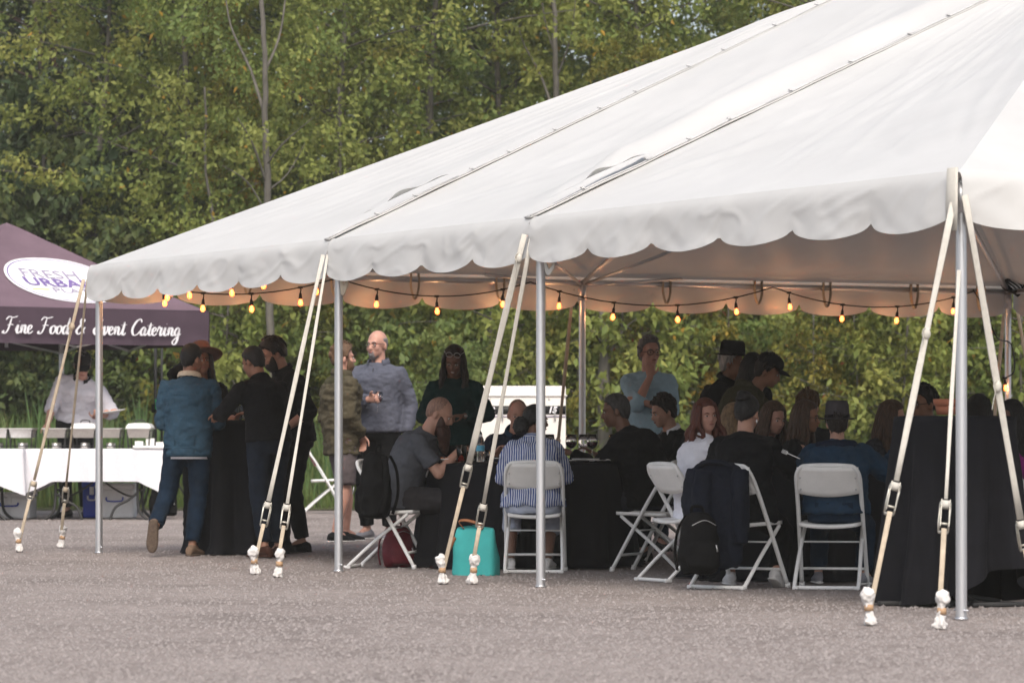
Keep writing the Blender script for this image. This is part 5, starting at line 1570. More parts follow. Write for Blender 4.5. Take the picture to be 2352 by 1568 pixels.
person('woman with very long brown hair and patterned top seated left of the tall black table', 2048, 922, 25.2, 55, 'sit', .415, lean=14, head=(20, 10, 0), skin='skin_fair', top_m='floral', bottom='black_wool', hair=('verylong', 'hair_brown'), female=True, seed=1.6, low=True)
person('dark haired man with glasses looking left from behind the tall black table', 2118, 888, 26.6, -48, 'sit', .42, lean=4, head=(-8, 6, 0), skin='skin_tan', top_m='charcoal', bottom='black_wool', hair=('quiff', 'hair_black'), seed=2.9, low=True, extra=lambda J: glasses(J))
person('dark haired guest with sunglasses on the head behind the plant pot', 2252, 908, 26.2, 165, 'sit', .415, lean=8, head=(10, 10, 0), skin='skin_tan', top_m='black_shirt', bottom='black_wool', hair=('long', 'hair_black'), female=True, seed=3.9, low=True, extra=lambda J: glasses(J, 'zip', None, zo=.09, yo=.01, name='sunglasses'))
person('woman in magenta top with black hair at the right edge of the picture', 2330, 922, 24.2, -40, 'sit', .415, lean=14, head=(-20, 12, 0), skin='skin_brown', top_m='magenta', bottom='black_wool', hair=('verylong', 'hair_black'), female=True, seed=4.7, low=True, px=2352)
# ================================================================ FOLDING CHAIRS
def chair_parts():
    g1 = Geo(); H = .755
    pts = [(.205, -.235, .012), (.198, -.02, .40), (.196, .10, .60), (.192, .165, H-.06), (.165, .188, H-.012), (.12, .192, H), (0, .200, H+.004),
           (-.12, .192, H), (-.165, .188, H-.012), (-.192, .165, H-.06), (-.196, .10, .60), (-.198, -.02, .40), (-.205, -.235, .012)]
    g1.tube(catmull(pts, 5), .0135, 10)
    g1.tube([(-.203, -.178, .115), (.203, -.178, .115)], .009, 8)
    for k in (1, -1): g1.tube([(.205*k, -.237, .0), (.205*k, -.230, .03)], .0175, 10)
    g2 = Geo()
    pts = [(.178, -.175, .385), (.180, -.155, .365), (.190, .05, .20), (.196, .22, .045), (.190, .250, .016), (.165, .256, .013), (-.165, .256, .013), (-.190, .250, .016), (-.196, .22, .045), (-.190, .05, .20), (-.180, -.155, .365), (-.178, -.175, .385)]
    g2.tube(catmull(pts, 5), .0125, 10)
    g2.tube([(-.186, -.06, .285), (.186, -.06, .285)], .006, 6)
    for k in (1, -1): g2.box((.188*k, .254, .012), (.035, .05, .022), None, .006)
    s = Geo()
    def seat(u, v):
        x = (u-.5)*.375*(1-.10*abs(v-.5)); y = -.215+.37*v
        return Vector((x, y, .405 - .014*(1-(2*u-1)**2)*(.6+.4*v) + .010*(1-v)))
    s.grid(seat, 12, 10); n = 13*11
    s.v += [(x, y, z-.022) for x, y, z in s.v]; s.f += [tuple(reversed([i+n for i in f])) for f in s.f]
    ring_ = [j for j in range(13)] + [13*j+12 for j in range(1, 11)] + [130+12-j for j in range(1, 13)] + [13*(10-j) for j in range(1, 10)]
    for a, b in zip(ring_, ring_[1:]+ring_[:1]): s.f.append((a, a+n, b+n, b))
    b = Geo()
    def back(u, v):
        x = (u-.5)*.378; lo = .585 - .022*(1-(2*u-1)**2)
        z = lo+(H-.008-lo)*v
        y = .095+(.185-.095)*((z-.585)/(H-.585)) + .022*(1-(2*u-1)**2)
        return Vector((x, y, z))
    b.grid(back, 14, 6); n = 15*7
    b.v += [(x, y+.014, z) for x, y, z in b.v]; b.f = [tuple(reversed(f)) for f in b.f] + [tuple(i+n for i in f) for f in b.f]
    ring_ = [j for j in range(15)] + [15*j+14 for j in range(1, 7)] + [90+14-j for j in range(1, 15)] + [15*(6-j) for j in range(1, 6)]
    for i, j in zip(ring_, ring_[1:]+ring_[:1]): b.f.append((i, j, j+n, i+n))
    rv = Geo()
    for k in (1, -1):
        for z in (.61, .68): rv.ell((.170*k, .138+(z-.61)*.5, z), (.006, .004, .006), None, 6, 4)
    return g1, g2, s, b, rv
_c = chair_parts()
CH = [g.mesh(n) for g, n in zip(_c, ('back_frame', 'rear_leg_frame', 'seat', 'backrest', 'rivets'))]
for me, m in zip(CH, ('white_steel', 'white_steel', 'white_plastic', 'white_plastic', 'zip')): me.materials.append(M[m])
def chair(px, Y, rz, label, name='folding_chair', mats=None):
    t = thing(name, label, 'folding chair', ((px-1176)*Y/FOC, Y, 0), R(rz), 'white folding chairs at the tables')
    for me in CH[:4]:
        o = obj(me.name.split('.')[0], me, None, t)
        if me is CH[3]: obj('rivets', CH[4], None, o)
        if mats and me.name.startswith('backrest'): set_mat(o, M[mats])
    return t
chair(893, 26.70, 78, 'white folding chair in side view under the bearded man in grey t shirt')
chair(1228, 25.92, 178, 'white folding chair seen from behind under the woman in striped shirt')
chair(1503, 26.1, -113, 'white folding chair facing left under the broad man in black jacket')
chair(1578, 24.35, 118, 'white folding chair under the red haired woman in white shirt')
chair(1698, 23.25, 144, 'white folding chair with a dark jacket hung over its back')
chair(1908, 23.20, 169, 'white folding chair seen from behind under the person in grey felt hat')
chair(2368, 23.7, -40, 'white folding chair at the right edge beside the magenta top')
M['pink_plastic'] = mat('faded pink plastic', (.36, .12, .14), .6, .1, 10, .05, 60)
chair(745, 45.0, 95, 'distant white folding chair with pink backrest standing before the tall grass', mats='pink_plastic')
for k, (px, Y, rz) in enumerate([(1855, 25.4, 72), (1775, 25.8, 55), (2046, 25.3, 55), (2116, 26.7, -48), (1690, 26.0, 120), (1189, 28.75, 12), (1522, 28.3, -68), (2252, 26.3, 165)]):
    chair(px, Y, rz, ('white folding chair mostly hidden under ' + ['the woman with black rimmed glasses', 'the brown haired diner', 'the woman with patterned top', 'the man with glasses behind the tall black table', 'the blond person in beige knit', 'the balding man in navy jacket', 'the man in black suit', 'the guest behind the plant pot'][k]))

# ================================================================ TABLES WITH BLACK CLOTHS
def cloth_table(px, Y, r, h, label, folds, flare, seed, drop=None, twist=0.):
    t = thing('tall_table' if h > .9 else 'round_table', label, 'table', ((px-1176)*Y/FOC, Y, 0))
    top = Geo().lathe([(0, h-.006), (r-.01, h-.006), (r-.004, h-.014), (r-.004, h-.03), (0, h-.03)], (0, 0, 0), 36)
    obj('table_top', top, M['dark_steel'], t)
    leg = Geo().tube([(0, 0, h-.03), (0, 0, .03)], .03, 10)
    for k in range(4):
        a = k*PI/2+.4
        leg.tube([(0, 0, .06), (math.cos(a)*r*.85, math.sin(a)*r*.85, .015)], .016, 6)
    obj('pedestal', leg, M['dark_steel'], t)
    def prof(u, v):
        a = 2*PI*u
        if v < .25:
            q = v/.25
            return Vector((r*q*math.cos(a), r*q*math.sin(a), h + .002*noise.noise(Vector((math.cos(a)*q*4, math.sin(a)*q*4, seed)))))
        q = (v-.25)/.75
        f = noise.noise(Vector((math.cos(a)*2.2, math.sin(a)*2.2, seed)))
        fold = math.sin(folds*a + 2.2*f + q*twist) * (.5+.5*noise.noise(Vector((math.cos(a)*1.5, math.sin(a)*1.5, seed+4)))+.35)
        bottom = .012 if drop is None else max(.012, drop(a))
        z = h - .006 - (h-bottom)*q
        rr = r + .008 + flare*q**1.3 + (.014+.066*q)*fold*min(1, q*4) + .012*q*noise.noise(Vector((a*5, q*4, seed)))
        if q < .04: rr -= .006*(1-q/.04)
        # cloth pooling on the ground
        if drop is None and q > .93: rr += .06*(q-.93)/.07*(.6+f)
        return Vector((rr*math.cos(a), rr*math.sin(a), max(.010, z)))
    c = obj('tablecloth', Geo().grid(prof, 180, 44), M['black_cloth'])
    c.location = t.location
    tag(c, 'black cloth draped to the ground over the ' + ('tall cocktail table ' if h > .9 else 'round table ') + label.split('|')[-1], 'tablecloth')
    t['label'] = label.split('|')[0]
    return t
T1 = cloth_table(1203, 27.08, .72, .745, 'round dining table under black cloth behind the turquoise bag|behind the turquoise bag', 13, .07, 1.)
T2 = cloth_table(1838, 24.75, .66, .745, 'large round dining table under black cloth among the right hand diners|among the right hand diners', 13, .07, 2.)
T3 = cloth_table(545, 29.85, .30, 1.06, 'tall cocktail table between the denim jacket and the black shirt|beside the denim jacket', 9, .07, 3.)
T4 = cloth_table(2193, 20.95, .335, 1.05, 'tall cocktail table carrying the plant pot at the right|carrying the plant pot', 8, .075, 4.2, drop=lambda a: .02+.20*max(0, math.cos(a+.85))**3, twist=1.)
bt = Geo()
for a, b in [((-.33, -.20), (.30, -.26)), ((-.1, -.42), (.05, .2)), ((-.44, -.16), (-.1, -.1)), ((.05, -.33), (.42, -.22))]:
    bt.box(((a[0]+b[0])/2, (a[1]+b[1])/2, .016), (math.hypot(b[0]-a[0], b[1]-a[1]), .05, .024), Matrix.Rotation(math.atan2(b[1]-a[1], b[0]-a[0]), 3, 'Z'), .006)
obj('table_foot', bt, M['dark_steel'], T4)

# ---------------- things on the tables
def on(px, py, h):
    """point of a level surface h metres up that is seen at (px, py)"""
    Y = (CAM_H-h)*FOC/(py-996)
    return Vector(((px-1176)*Y/FOC, Y, h))
def spot(px, Y, h): return Vector(((px-1176)*Y/FOC, Y, h))
def put(name, label, cat, p, rz=0., group=None): return thing(name, label, cat, p, rz, group)
def wine_glass(p, label, wine=True, tilt=0.):
    t = put('wine_glass', label, 'wine glass', p, 0, 'wine glasses')
    t.rotation_euler = (0, tilt, 0)
    g = Geo().lathe([(.0, .002), (.034, .002), (.034, .004), (.006, .008), (.004, .012), (.004, .085), (.010, .092), (.030, .105), (.041, .128), (.041, .150), (.033, .195), (.0315, .195), (.0395, .150), (.0395, .129), (.029, .108), (.0, .094)], (0, 0, 0), 20)
    obj('glass_bowl', g, M['glass'], t)
    if wine: obj('red_wine', Geo().lathe([(0, .0955), (.028, .109), (.038, .129), (.0385, .142), (0, .142)], (0, 0, 0), 18), M['wine'], t)
def cup(p, label, fill=None, r=.038, h=.115, fh=.07):
    t = put('plastic_cup', label, 'cup', p, 0, 'clear cups')
    obj('cup_wall', Geo().lathe([(0, .002), (r*.72, .002), (r, h), (r*.96, h), (r*.69, .006), (0, .006)], (0, 0, 0), 20), M['glass'], t)
    if fill: obj('drink', Geo().lathe([(0, .008), (r*.68, .008), (r*(.68+.26*fh/h), fh), (0, fh)], (0, 0, 0), 18), M[fill], t)
    return t
def plate(p, label, food=True, r=.115):
    t = put('plate', label, 'plate', p, 0, 'white plates')
    obj('dish', Geo().lathe([(0, .004), (r*.6, .004), (r*.8, .012), (r, .020), (r*.99, .024), (r*.78, .017), (r*.6, .009), (0, .009)], (0, 0, 0), 26), M['paper'], t)
    if food:
        g = Geo()
        for k in range(7): g.ell((random.uniform(-.05, .05), random.uniform(-.05, .05), .02), (random.uniform(.012, .024), random.uniform(.012, .022), .012), None, 7, 5)
        obj('meal', g, M['food'], t)
H1 = .752
plate(spot(1030, 26.75, H1), 'white plate of food in front of the bearded man')
cup(spot(1060, 26.62, H1), 'clear cup of red iced drink on the near round table', 'tea', .040, .120, .095)
cup(spot(1083, 26.70, H1), 'clear cup of pale drink beside the red iced drink', 'paper', .037, .115, .05)
cup(spot(1124, 26.60, H1), 'short empty tumbler right of the water bottle', None, .034, .085)
t = put('water_bottle', 'clear water bottle with blue label on the near round table', 'bottle', spot(1103, 26.58, H1))
obj('bottle_body', Geo().lathe([(0, .002), (.029, .002), (.031, .012), (.029, .03), (.031, .045), (.029, .06), (.031, .075), (.031, .12), (.030, .135), (.014, .165), (.0125, .172), (.0125, .182), (0, .182)], (0, 0, 0), 20), M['glass'], t)
obj('bottle_label', Geo().lathe([(.0316, .078), (.0318, .08), (.0318, .115), (.0316, .117)], (0, 0, 0), 20), M['bottle_label'], t)
obj('bottle_cap', Geo().lathe([(0, .195), (.014, .195), (.0145, .180), (.013, .178)], (0, 0, 0), 14), M['paper'], t)
for px, Y, w, lab in [(1312, 27.2, True, 'wine glass of red wine left of the rear tent pole'), (1341, 27.4, False, 'empty wine glass just right of the rear tent pole'), (1360, 26.9, True, 'wine glass of dark red wine by the hand of the broad man'), (1410, 27.3, False, 'wine glass half hidden by the broad man in black jacket'), (1262, 27.5, False, 'wine glass behind the head of the woman in striped shirt')]:
    wine_glass(spot(px, Y, H1), lab, w)
g = Geo().box((0, 0, .006), (.075, .15, .009), None, .003)
tag(obj('phone', g, M['rim'], None, spot(1330, 26.6, H1)), 'black phone lying on the near round table by the wine glasses', 'phone').rotation_euler = (0, 0, .6)
def napkin(p, lab, seed):
    g = Geo().grid(lambda u, v: Vector(((u-.5)*.17, (v-.5)*.13, .008+.02*abs(noise.noise(Vector((u*4, v*4, seed)))))), 12, 10)
    tag(obj('napkin', g, M['rag'], None, p), lab, 'napkin', 'white napkins on the tables')
napkin(spot(1295, 26.6, H1), 'crumpled white napkin right of the woman in striped shirt', 1.)
napkin(spot(1375, 26.7, H1), 'flat white napkin at the elbow of the broad man', 2.)
plate(spot(1345, 26.75, H1), 'white plate right of the rear tent pole on the near table', False, .10)
plate(spot(1165, 27.6, H1), 'white plate of the balding man in navy jacket')
plate(spot(1775, 24.1, H1), 'white plate beside the black sleeve of the woman with the bun')
plate(spot(1850, 24.4, H1), 'white plate in front of the woman with black rimmed glasses')
plate(spot(1700, 24.8, H1), 'white plate in front of the blond person')
cup(spot(1762, 24.15, H1), 'clear cup beside the black sleeve of the woman with the bun', None, .036, .10)
# fork in the woman's hand
p = at(1808, 1040, 22.95); q = at(1835, 1052, 22.92); ax = (q-p).normalized(); sd2 = ax.cross(Vector((0, 1, 0))).normalized()
g = Geo().tube([Vector((0, 0, 0)), (q-p)*1.1], .0028, 6)
for k in range(4):
    o_ = sd2*(.006*(k-1.5))
    g.tube([o_*1.0, o_ - ax*.036], .0017, 5)
g.tube([-sd2*.010, sd2*.010], .003, 5)
tag(obj('fork', g, M['paper'], None, p), 'white plastic fork held up by the woman with the bun', 'fork')
# tall tables
cup(spot(563, 29.75, 1.066), 'clear plastic cup on the tall table beside the black shirt', 'paper', .038, .12, .03)
cup(spot(548, 29.85, 1.066), 'second clear cup on the tall table, half hidden by the black sleeve', None, .036, .11)
cup(spot(515, 29.9, 1.066), 'clear plastic cup on the tall table near the denim jacket', 'tea', .036, .11, .05)
t = put('plant_pot', 'terracotta plant pot standing on the tall black table', 'plant pot', spot(2173, 20.95, 1.056))
obj('pot_body', Geo().lathe([(0, .0), (.052, .0), (.062, .055), (.058, .055), (.05, .012), (0, .012)], (0, 0, 0), 28), M['terracotta'], t)
obj('pot_rim', Geo().lathe([(.0625, .050), (.070, .052), (.073, .086), (.066, .088), (.060, .056)], (0, 0, 0), 28), M['terracotta'], t)
obj('potting_soil', Geo().lathe([(0, .074), (.063, .072)], (0, 0, 0), 20), M['soil'], t)
# glass and plate in hands
A = BALD['arms']['R']; hp0 = BALD['t'].location + BALD['RZ'] @ (A[2] + A[3]*.085 + Vector((0, -.025, 0)))
wine_glass(hp0 - Vector((-.012, 0, .135)), 'wine glass held by the bald man in grey sweater', True, .10)

# ================================================================ BAGS
t = put('tote_bag', 'turquoise tote bag with tan handles standing on the gravel', 'tote bag', (((1092-1176)*25.35/FOC), 25.35, 0), R(-20))
def totering(z, w, d, q=4.5):
    pts = []
    for k in range(28):
        a = 2*PI*k/28; c, s_ = math.cos(a), math.sin(a)
        pts.append(Vector((w*math.copysign(abs(c)**(2/q), c), d*math.copysign(abs(s_)**(2/q), s_), z)))
    return pts
g = Geo(); rows = [totering(0, .150, .085), totering(.02, .152, .087), totering(.12, .150, .082), totering(.22, .142, .062), totering(.30, .132, .030), totering(.335, .128, .014), totering(.315, .118, .008), totering(.2, .10, .03)]
vs = [p + Vector((0, 0, (.018*abs(p.x)/.12*-1 if j in (5, 6) else 0))) for j, r_ in enumerate(rows) for p in r_]
g.add(vs, [(j*28+k, j*28+(k+1) % 28, (j+1)*28+(k+1) % 28, (j+1)*28+k) for j in range(7) for k in range(28)]); g.add(rows[0], [tuple(range(27, -1, -1))])
obj('bag_body', crumple(g.mesh('bag_body'), .020, 7, 4.), M['turquoise'], t)
obj('handle', Geo().tube(catmull([(-.07, -.03, .31), (-.10, -.05, .36), (-.04, -.06, .37), (.04, -.045, .345), (.06, -.03, .31)], 6), .012, 6, .3), M['leather'], t)
obj('handle', Geo().tube(catmull([(-.13, -.05, .26), (-.175, -.08, .16), (-.19, -.09, .12), (-.165, -.085, .15), (-.12, -.06, .25)], 6), .011, 6, .3), M['leather'], t)
obj('zip_flap', Geo().grid(lambda u, v: Vector((-.07+.12*u, -.02+.03*v, .33-.07*u*v+.01*math.sin(u*6))), 6, 4), M['navy'], t)
def backpack(p, rz, label, m, h=.46, w=.30, d=.17, seed=1.):
    t = put('backpack', label, 'backpack', p, R(rz))
    g = Geo()
    g.loft([(Vector((0, 0, z*h)), Vector((w/2*a, 0, 0)), Vector((0, d/2*b, 0))) for z, a, b in ((0, .70, .7), (.05, .92, .95), (.3, 1, 1.08), (.6, .95, 1), (.85, .78, .8), (.97, .45, .5), (1., .1, .1))], 20)
    g.loft([(Vector((0, -d*.42, z*h)), Vector((w*.40*a, 0, 0)), Vector((0, d*.28*a, 0))) for z, a in ((.06, .6), (.12, 1), (.35, 1), (.48, .8), (.52, .3))], 14)
    obj('pack_body', crumple(fuse(g, .012, 3), .012, 9, seed), M[m], t)
    obj('grab_loop', Geo().tube(catmull([(-.04, .02, h*.97), (-.03, .03, h*1.07), (.03, .03, h*1.07), (.04, .02, h*.97)], 5), .010, 6, .4), M[m], t)
    for k in (1, -1): obj('shoulder_strap', Geo().tube(catmull([(.05*k, d*.45, h*.93), (.09*k, d*.62, h*.7), (.11*k, d*.62, h*.35), (.11*k, d*.42, h*.06)], 5), .022, 8, .3), M[m], t)
    obj('zip_pull', Geo().tube([(w*.25, -d*.66, h*.47), (w*.27, -d*.70, h*.36)], .005, 5), M['zip'], t)
    obj('zip', Geo().tube(catmull([(-w*.3, -d*.45, h*.78), (0, -d*.50, h*.86), (w*.3, -d*.45, h*.78)], 6), .003, 5), M['zip'], t)
backpack((((862-1176)*26.4/FOC), 26.4, .36), -112, 'black backpack hung on the chair of the bearded man', 'nylon_black', .47, .27, .20, 1.)
backpack((((1604-1176)*22.95/FOC), 22.90, .10), 20, 'black backpack hung at the chair with the dark jacket', 'nylon_black', .38, .26, .18, 2.)
backpack((((915-1176)*26.9/FOC), 26.85, .0), 30, 'red and black backpack on the ground under the bearded man', 'nylon_red', .30, .24, .15, 3.)
t = put('hung_jacket', 'dark navy jacket hung over the back of a white chair', 'jacket', (((1652-1176)*23.07/FOC), 23.05, 0), R(150))
g = Geo()
g.loft([(Vector((0, .02, z)), Vector((w, 0, 0)), Vector((0, d, 0))) for z, w, d in ((.775, .10, .03), (.765, .15, .045), (.72, .175, .05), (.55, .180, .055), (.35, .185, .055), (.20, .17, .05), (.13, .14, .035))], 24)
for k in (1, -1): g.tube([(.155*k, .03, .73), (.175*k, .05, .52), (.17*k, .06, .28)], [.05, .055, .045], 10)
g.tube([(.06, .07, .72), (.09, .085, .5), (.05, .08, .2), (.02, .07, .08)], [.06, .07, .07, .05], 10)
obj('jacket_body', crumple(crumple(fuse(g, .012, 3), .018, 6, 2., (1.6, 1, .6)), .006, 20, 4.), M['navy_jacket'], t)
obj('jacket_collar', Geo().tube(catmull([(-.11, .05, .74), (-.06, .085, .775), (.06, .085, .775), (.11, .05, .74)], 5), .020, 8, .8), M['navy_jacket'], t)

# ================================================================ GENERATOR CABINET
Yg = 38.0; x0, x1 = (1040-1176)*Yg/FOC, (1300-1176)*Yg/FOC
t = put('generator', 'cream metal generator cabinet with a black stripe and the number 15', 'generator', ((x0+x1)/2, Yg+.5, 0))
W_ = x1-x0; gz0, gz1 = .28, 1.435
obj('cabinet', Geo().box((0, 0, (gz0+gz1)/2), (W_, 1.0, gz1-gz0), None, .02), M['generator'], t, sharp=40)
obj('lid', Geo().box((0, 0, gz1-.10), (W_+.03, 1.03, .012), None, .004), M['generator'], t)
obj('skid', Geo().box((0, 0, .14), (W_*.95, .9, .28), None, .01), M['dark_steel'], t)
obj('stripe', Geo().box((0, -.503, 1.19), (W_-.005, .006, .085)), M['black_band'], t)
obj('trim_line', Geo().box((0, -.503, 1.125), (W_-.005, .006, .012)), M['logo_grey'], t)
def text(name, body, size, mat_, parent, loc, rot, shear=0., bold=0., ext=.0008, align='CENTER', sx=1.):
    c = bpy.data.curves.new(name, 'FONT'); c.body = body; c.size = size; c.align_x = align; c.align_y = 'CENTER'; c.shear = shear; c.offset = bold; c.extrude = ext; c.resolution_u = 3
    o = bpy.data.objects.new(name, c); COL.objects.link(o)
    dg = bpy.context.evaluated_depsgraph_get()
    me = bpy.data.meshes.new_from_object(o.evaluated_get(dg)); bpy.data.objects.remove(o)
    me.materials.clear(); me.materials.append(mat_)
    r = bpy.data.objects.new(name, me); COL.objects.link(r); r.parent = parent; r.location = loc; r.rotation_euler = rot; r.scale = (sx, 1, 1)
    return r
text('number_lettering', '15', .085, M['logo_white'], t, (W_/2-.14, -.508, 1.19), (R(90), 0, 0), .25, .004)
text('brand_lettering', 'R', .075, M['logo_white'], t, (-W_/2+.40, -.508, 1.19), (R(90), 0, 0), .25, .004)
for dx in (-.05, .48): obj('latch', Geo().box((-W_/2+.55+dx, -.515, 1.15), (.016, .02, .13), None, .004), M['zip'], t)
rv = Geo()
for dx in (-.5, -.2, .1, .4): rv.ell((dx, -.503, 1.30), (.010, .006, .010), None, 8, 5)
obj('bolts', rv, M['zip'], t)
# ================================================================ CATERING CANOPY
CA = R(36); CX, CY = (15-1176)*43.2/FOC, 43.2
can = thing('catering_canopy', 'purple pop up catering canopy with white oval logo and script lettering', 'canopy', (CX, CY, 0), CA)
HW = 1.68; ZE, ZP, ZV = 2.34, 3.37, 1.95
tilt = .0
def roofpt(x, y, z): return Vector((x, y, z))
corners = [(-HW, -HW), (HW, -HW), (HW, HW), (-HW, HW)]
for k in range(4):
    a = Vector((*corners[k], ZE)); b = Vector((*corners[(k+1) % 4], ZE)); p = Vector((0, 0, ZP))
    def fn(u, v):
        q = (a*(1-u)+b*u)*(1-v) + p*v
        q.z -= .05*math.sin(PI*v)*math.sin(PI*u) + .035*math.sin(PI*min(1, v*1.0))*(1-v) - .06*max(0, v-.82)/.18*(1-v)/.18*.5
        q.z += .008*noise.noise(Vector((q.x*3, q.y*3, v*4+k)))
        return q
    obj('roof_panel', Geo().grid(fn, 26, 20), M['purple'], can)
    n2 = Vector(((a+b).x/2, (a+b).y/2, 0)).normalized()
    def vf(u, v):
        q = a*(1-u)+b*u
        return q + n2*(.012+.012*math.sin(u*23+k)*v+.02*noise.noise(Vector((u*7, v*2, k)))*v) + Vector((0, 0, .004-(ZE-ZV)*v - .012*math.sin(PI*u)*v))
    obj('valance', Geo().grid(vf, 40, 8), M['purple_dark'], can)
    obj('eave_piping', Geo().tube([a+n2*.004, b+n2*.004], .010, 6), M['purple_dark'], can)
for k, (x, y) in enumerate(corners):
    obj('leg', Geo().box((x*.965, y*.965, (ZE)/2), (.045, .045, ZE-.02), None, .005), M['white_steel'], can)
for k in range(4):
    a = Vector((*corners[k], 0))*.965; b = Vector((*corners[(k+1) % 4], 0))*.965
    for s0, s1 in ((0, .5), (.5, 1)):
        for z0, z1 in ((ZE-.12, ZE-.42), (ZE-.42, ZE-.12)):
            pa = a.lerp(b, s0); pb = a.lerp(b, s1)
            obj('scissor_strut', Geo().tube([(pa.x, pa.y, z0), (pb.x, pb.y, z1)], .014, 6), M['alu'], can)
obj('centre_post', Geo().tube([(0, 0, ZE-.4), (0, 0, ZP-.04)], .02, 8), M['alu'], can)
# front face is local -y; printed logo lies on the slope
sl = Vector((0, HW, ZP-ZE)).normalized(); fr_n = Vector((0, -(ZP-ZE), HW)).normalized()
def face(x, q, off=.0):
    """x across, q metres up the slope from the eave"""
    t_ = q/math.hypot(HW, ZP-ZE); w = HW*(1-t_)
    u = (x+w)/(2*w) if w > 1e-4 else .5
    base = Vector((x, -HW, ZE)) + sl*q
    base.z -= .05*math.sin(PI*t_)*math.sin(PI*max(0, min(1, u))) + .035*math.sin(PI*t_)*(1-t_)
    return base + fr_n*(.012+off)
def oval(rx, ry, off, name, m, par, cx, cq, inner=0.):
    g = Geo(); n = 48
    rs = [inner, .5*(inner+1), 1.] if inner else [0.001, .35, .7, 1.]
    ct, st_ = math.cos(R(-13)), math.sin(R(-13))
    def el(r, k):
        x, y = rx*r*math.cos(2*PI*k/n), ry*r*math.sin(2*PI*k/n)
        return face(cx + x*ct - y*st_, cq + x*st_ + y*ct, off)
    vs = [el(r, k) for r in rs for k in range(n)]
    g.add(vs, [(j*n+k, j*n+(k+1) % n, (j+1)*n+(k+1) % n, (j+1)*n+k) for j in range(len(rs)-1) for k in range(n)])
    return obj(name, g, m, par)
LX, LQ, LRX, LRY = .12, .70, .68, .54
logo = oval(LRX, LRY, 0, 'logo_oval', M['logo_white'], can, LX, LQ)
oval(LRX*.955, LRY*.945, .004, 'logo_ring', M['logo_purple'], logo, LX, LQ, .975)
def facetext(name, body, size, m, x, q, bold, sx):
    c = bpy.data.curves.new(name, 'FONT'); c.body = body; c.size = size; c.align_x = 'CENTER'; c.align_y = 'CENTER'; c.offset = bold; c.resolution_u = 2
    o = bpy.data.objects.new(name, c); COL.objects.link(o)
    me = bpy.data.meshes.new_from_object(o.evaluated_get(bpy.context.evaluated_depsgraph_get())); bpy.data.objects.remove(o)
    for v in me.vertices: v.co = face(x + v.co.x*sx, q + v.co.y - .07*v.co.x*sx, .007)
    me.materials.clear(); me.materials.append(m)
    r = bpy.data.objects.new(name, me); COL.objects.link(r); r.parent = logo
facetext('logo_lettering', 'FRESH', .26, M['logo_grey'], LX-.09, LQ+.17, .0015, 1.02)
facetext('logo_lettering', 'URBAN', .27, M['logo_purple'], LX-.03, LQ-.04, .007, 1.02)
facetext('logo_lettering', 'PLATE', .17, M['logo_grey'], LX+.06, LQ-.23, .001, 1.2)
for dx in (-.36, .42):
    g = Geo().grid(lambda u, v: face(LX+dx-.11+.22*u, LQ-.205+.022*v, .006), 4, 1)
    obj('logo_dash', g, M['logo_green'], logo)
# script lettering on the valance
GL = {'F': ([[(0.1, .3), (0, .05), (.3, 0), (.6, .5), (.85, 1.9)], [(.15, 1.6), (.5, 2.0), (1.0, 1.9), (1.6, 2.08)], [(.40, .95), (.8, 1.05), (1.2, 1.0)]], 1.5),
      'i': ([[(0, .3), (.25, 1), (.22, .2), (.42, 0), (.65, .3)], [(.36, 1.42), (.42, 1.5)]], .6),
      'n': ([[(0, .5), (.2, 1), (.18, 0)], [(.18, .6), (.45, 1), (.62, .8), (.6, .2), (.78, 0), (1.0, .3)]], .95),
      'e': ([[(0, .4), (.35, .55), (.48, .85), (.28, 1), (.06, .7), (.1, .18), (.35, 0), (.7, .3)]], .65),
      'o': ([[(.35, 1), (.05, .7), (.08, .15), (.35, 0), (.6, .4), (.55, .9), (.35, 1), (.6, .82), (.8, .9)]], .78),
      'd': ([[(.6, .9), (.3, 1), (.04, .5), (.2, 0), (.5, .25), (.66, .95), (.75, 2.0)], [(.75, 2), (.62, .3), (.75, 0), (1.0, .3)]], .95),
      '&': ([[(1.15, .1), (.5, 1.35), (.6, 1.9), (.9, 1.7), (.4, .95), (.1, .4), (.4, 0), (.9, .45), (1.15, .9)]], 1.5),
      'E': ([[(1.1, 1.7), (.8, 2), (.4, 1.7), (.55, 1.15), (.9, 1.1)], [(.6, 1.1), (.1, .6), (.3, 0), (.8, .1), (1.1, .5)]], 1.2),
      'v': ([[(0, .7), (.18, 1), (.28, .1), (.4, 0), (.65, .6), (.6, 1), (.85, .9)]], .82),
      't': ([[(0, .3), (.35, 1.6)], [(.35, 1.6), (.22, .3), (.4, 0), (.65, .3)], [(-.12, 1.2), (.72, 1.28)]], .62),
      'C': ([[(1.2, 1.6), (1.0, 2), (.5, 1.7), (.1, .8), (.3, .05), (.8, .1), (1.2, .6)]], 1.2),
      'a': ([[(.6, .85), (.35, 1), (.04, .5), (.2, 0), (.5, .3), (.62, .95)], [(.62, .95), (.55, .2), (.7, 0), (.95, .3)]], .9),
      'r': ([[(0, .4), (.2, 1.12), (.3, .9), (.55, .95), (.48, .3), (.6, 0), (.85, .3)]], .78),
      'g': ([[(.6, .85), (.35, 1), (.04, .5), (.2, .05), (.5, .3), (.62, .95)], [(.62, .95), (.5, -.6), (.2, -1.1), (-.1, -.8), (.3, -.25), (.9, .3)]], .9), ' ': ([], .75)}
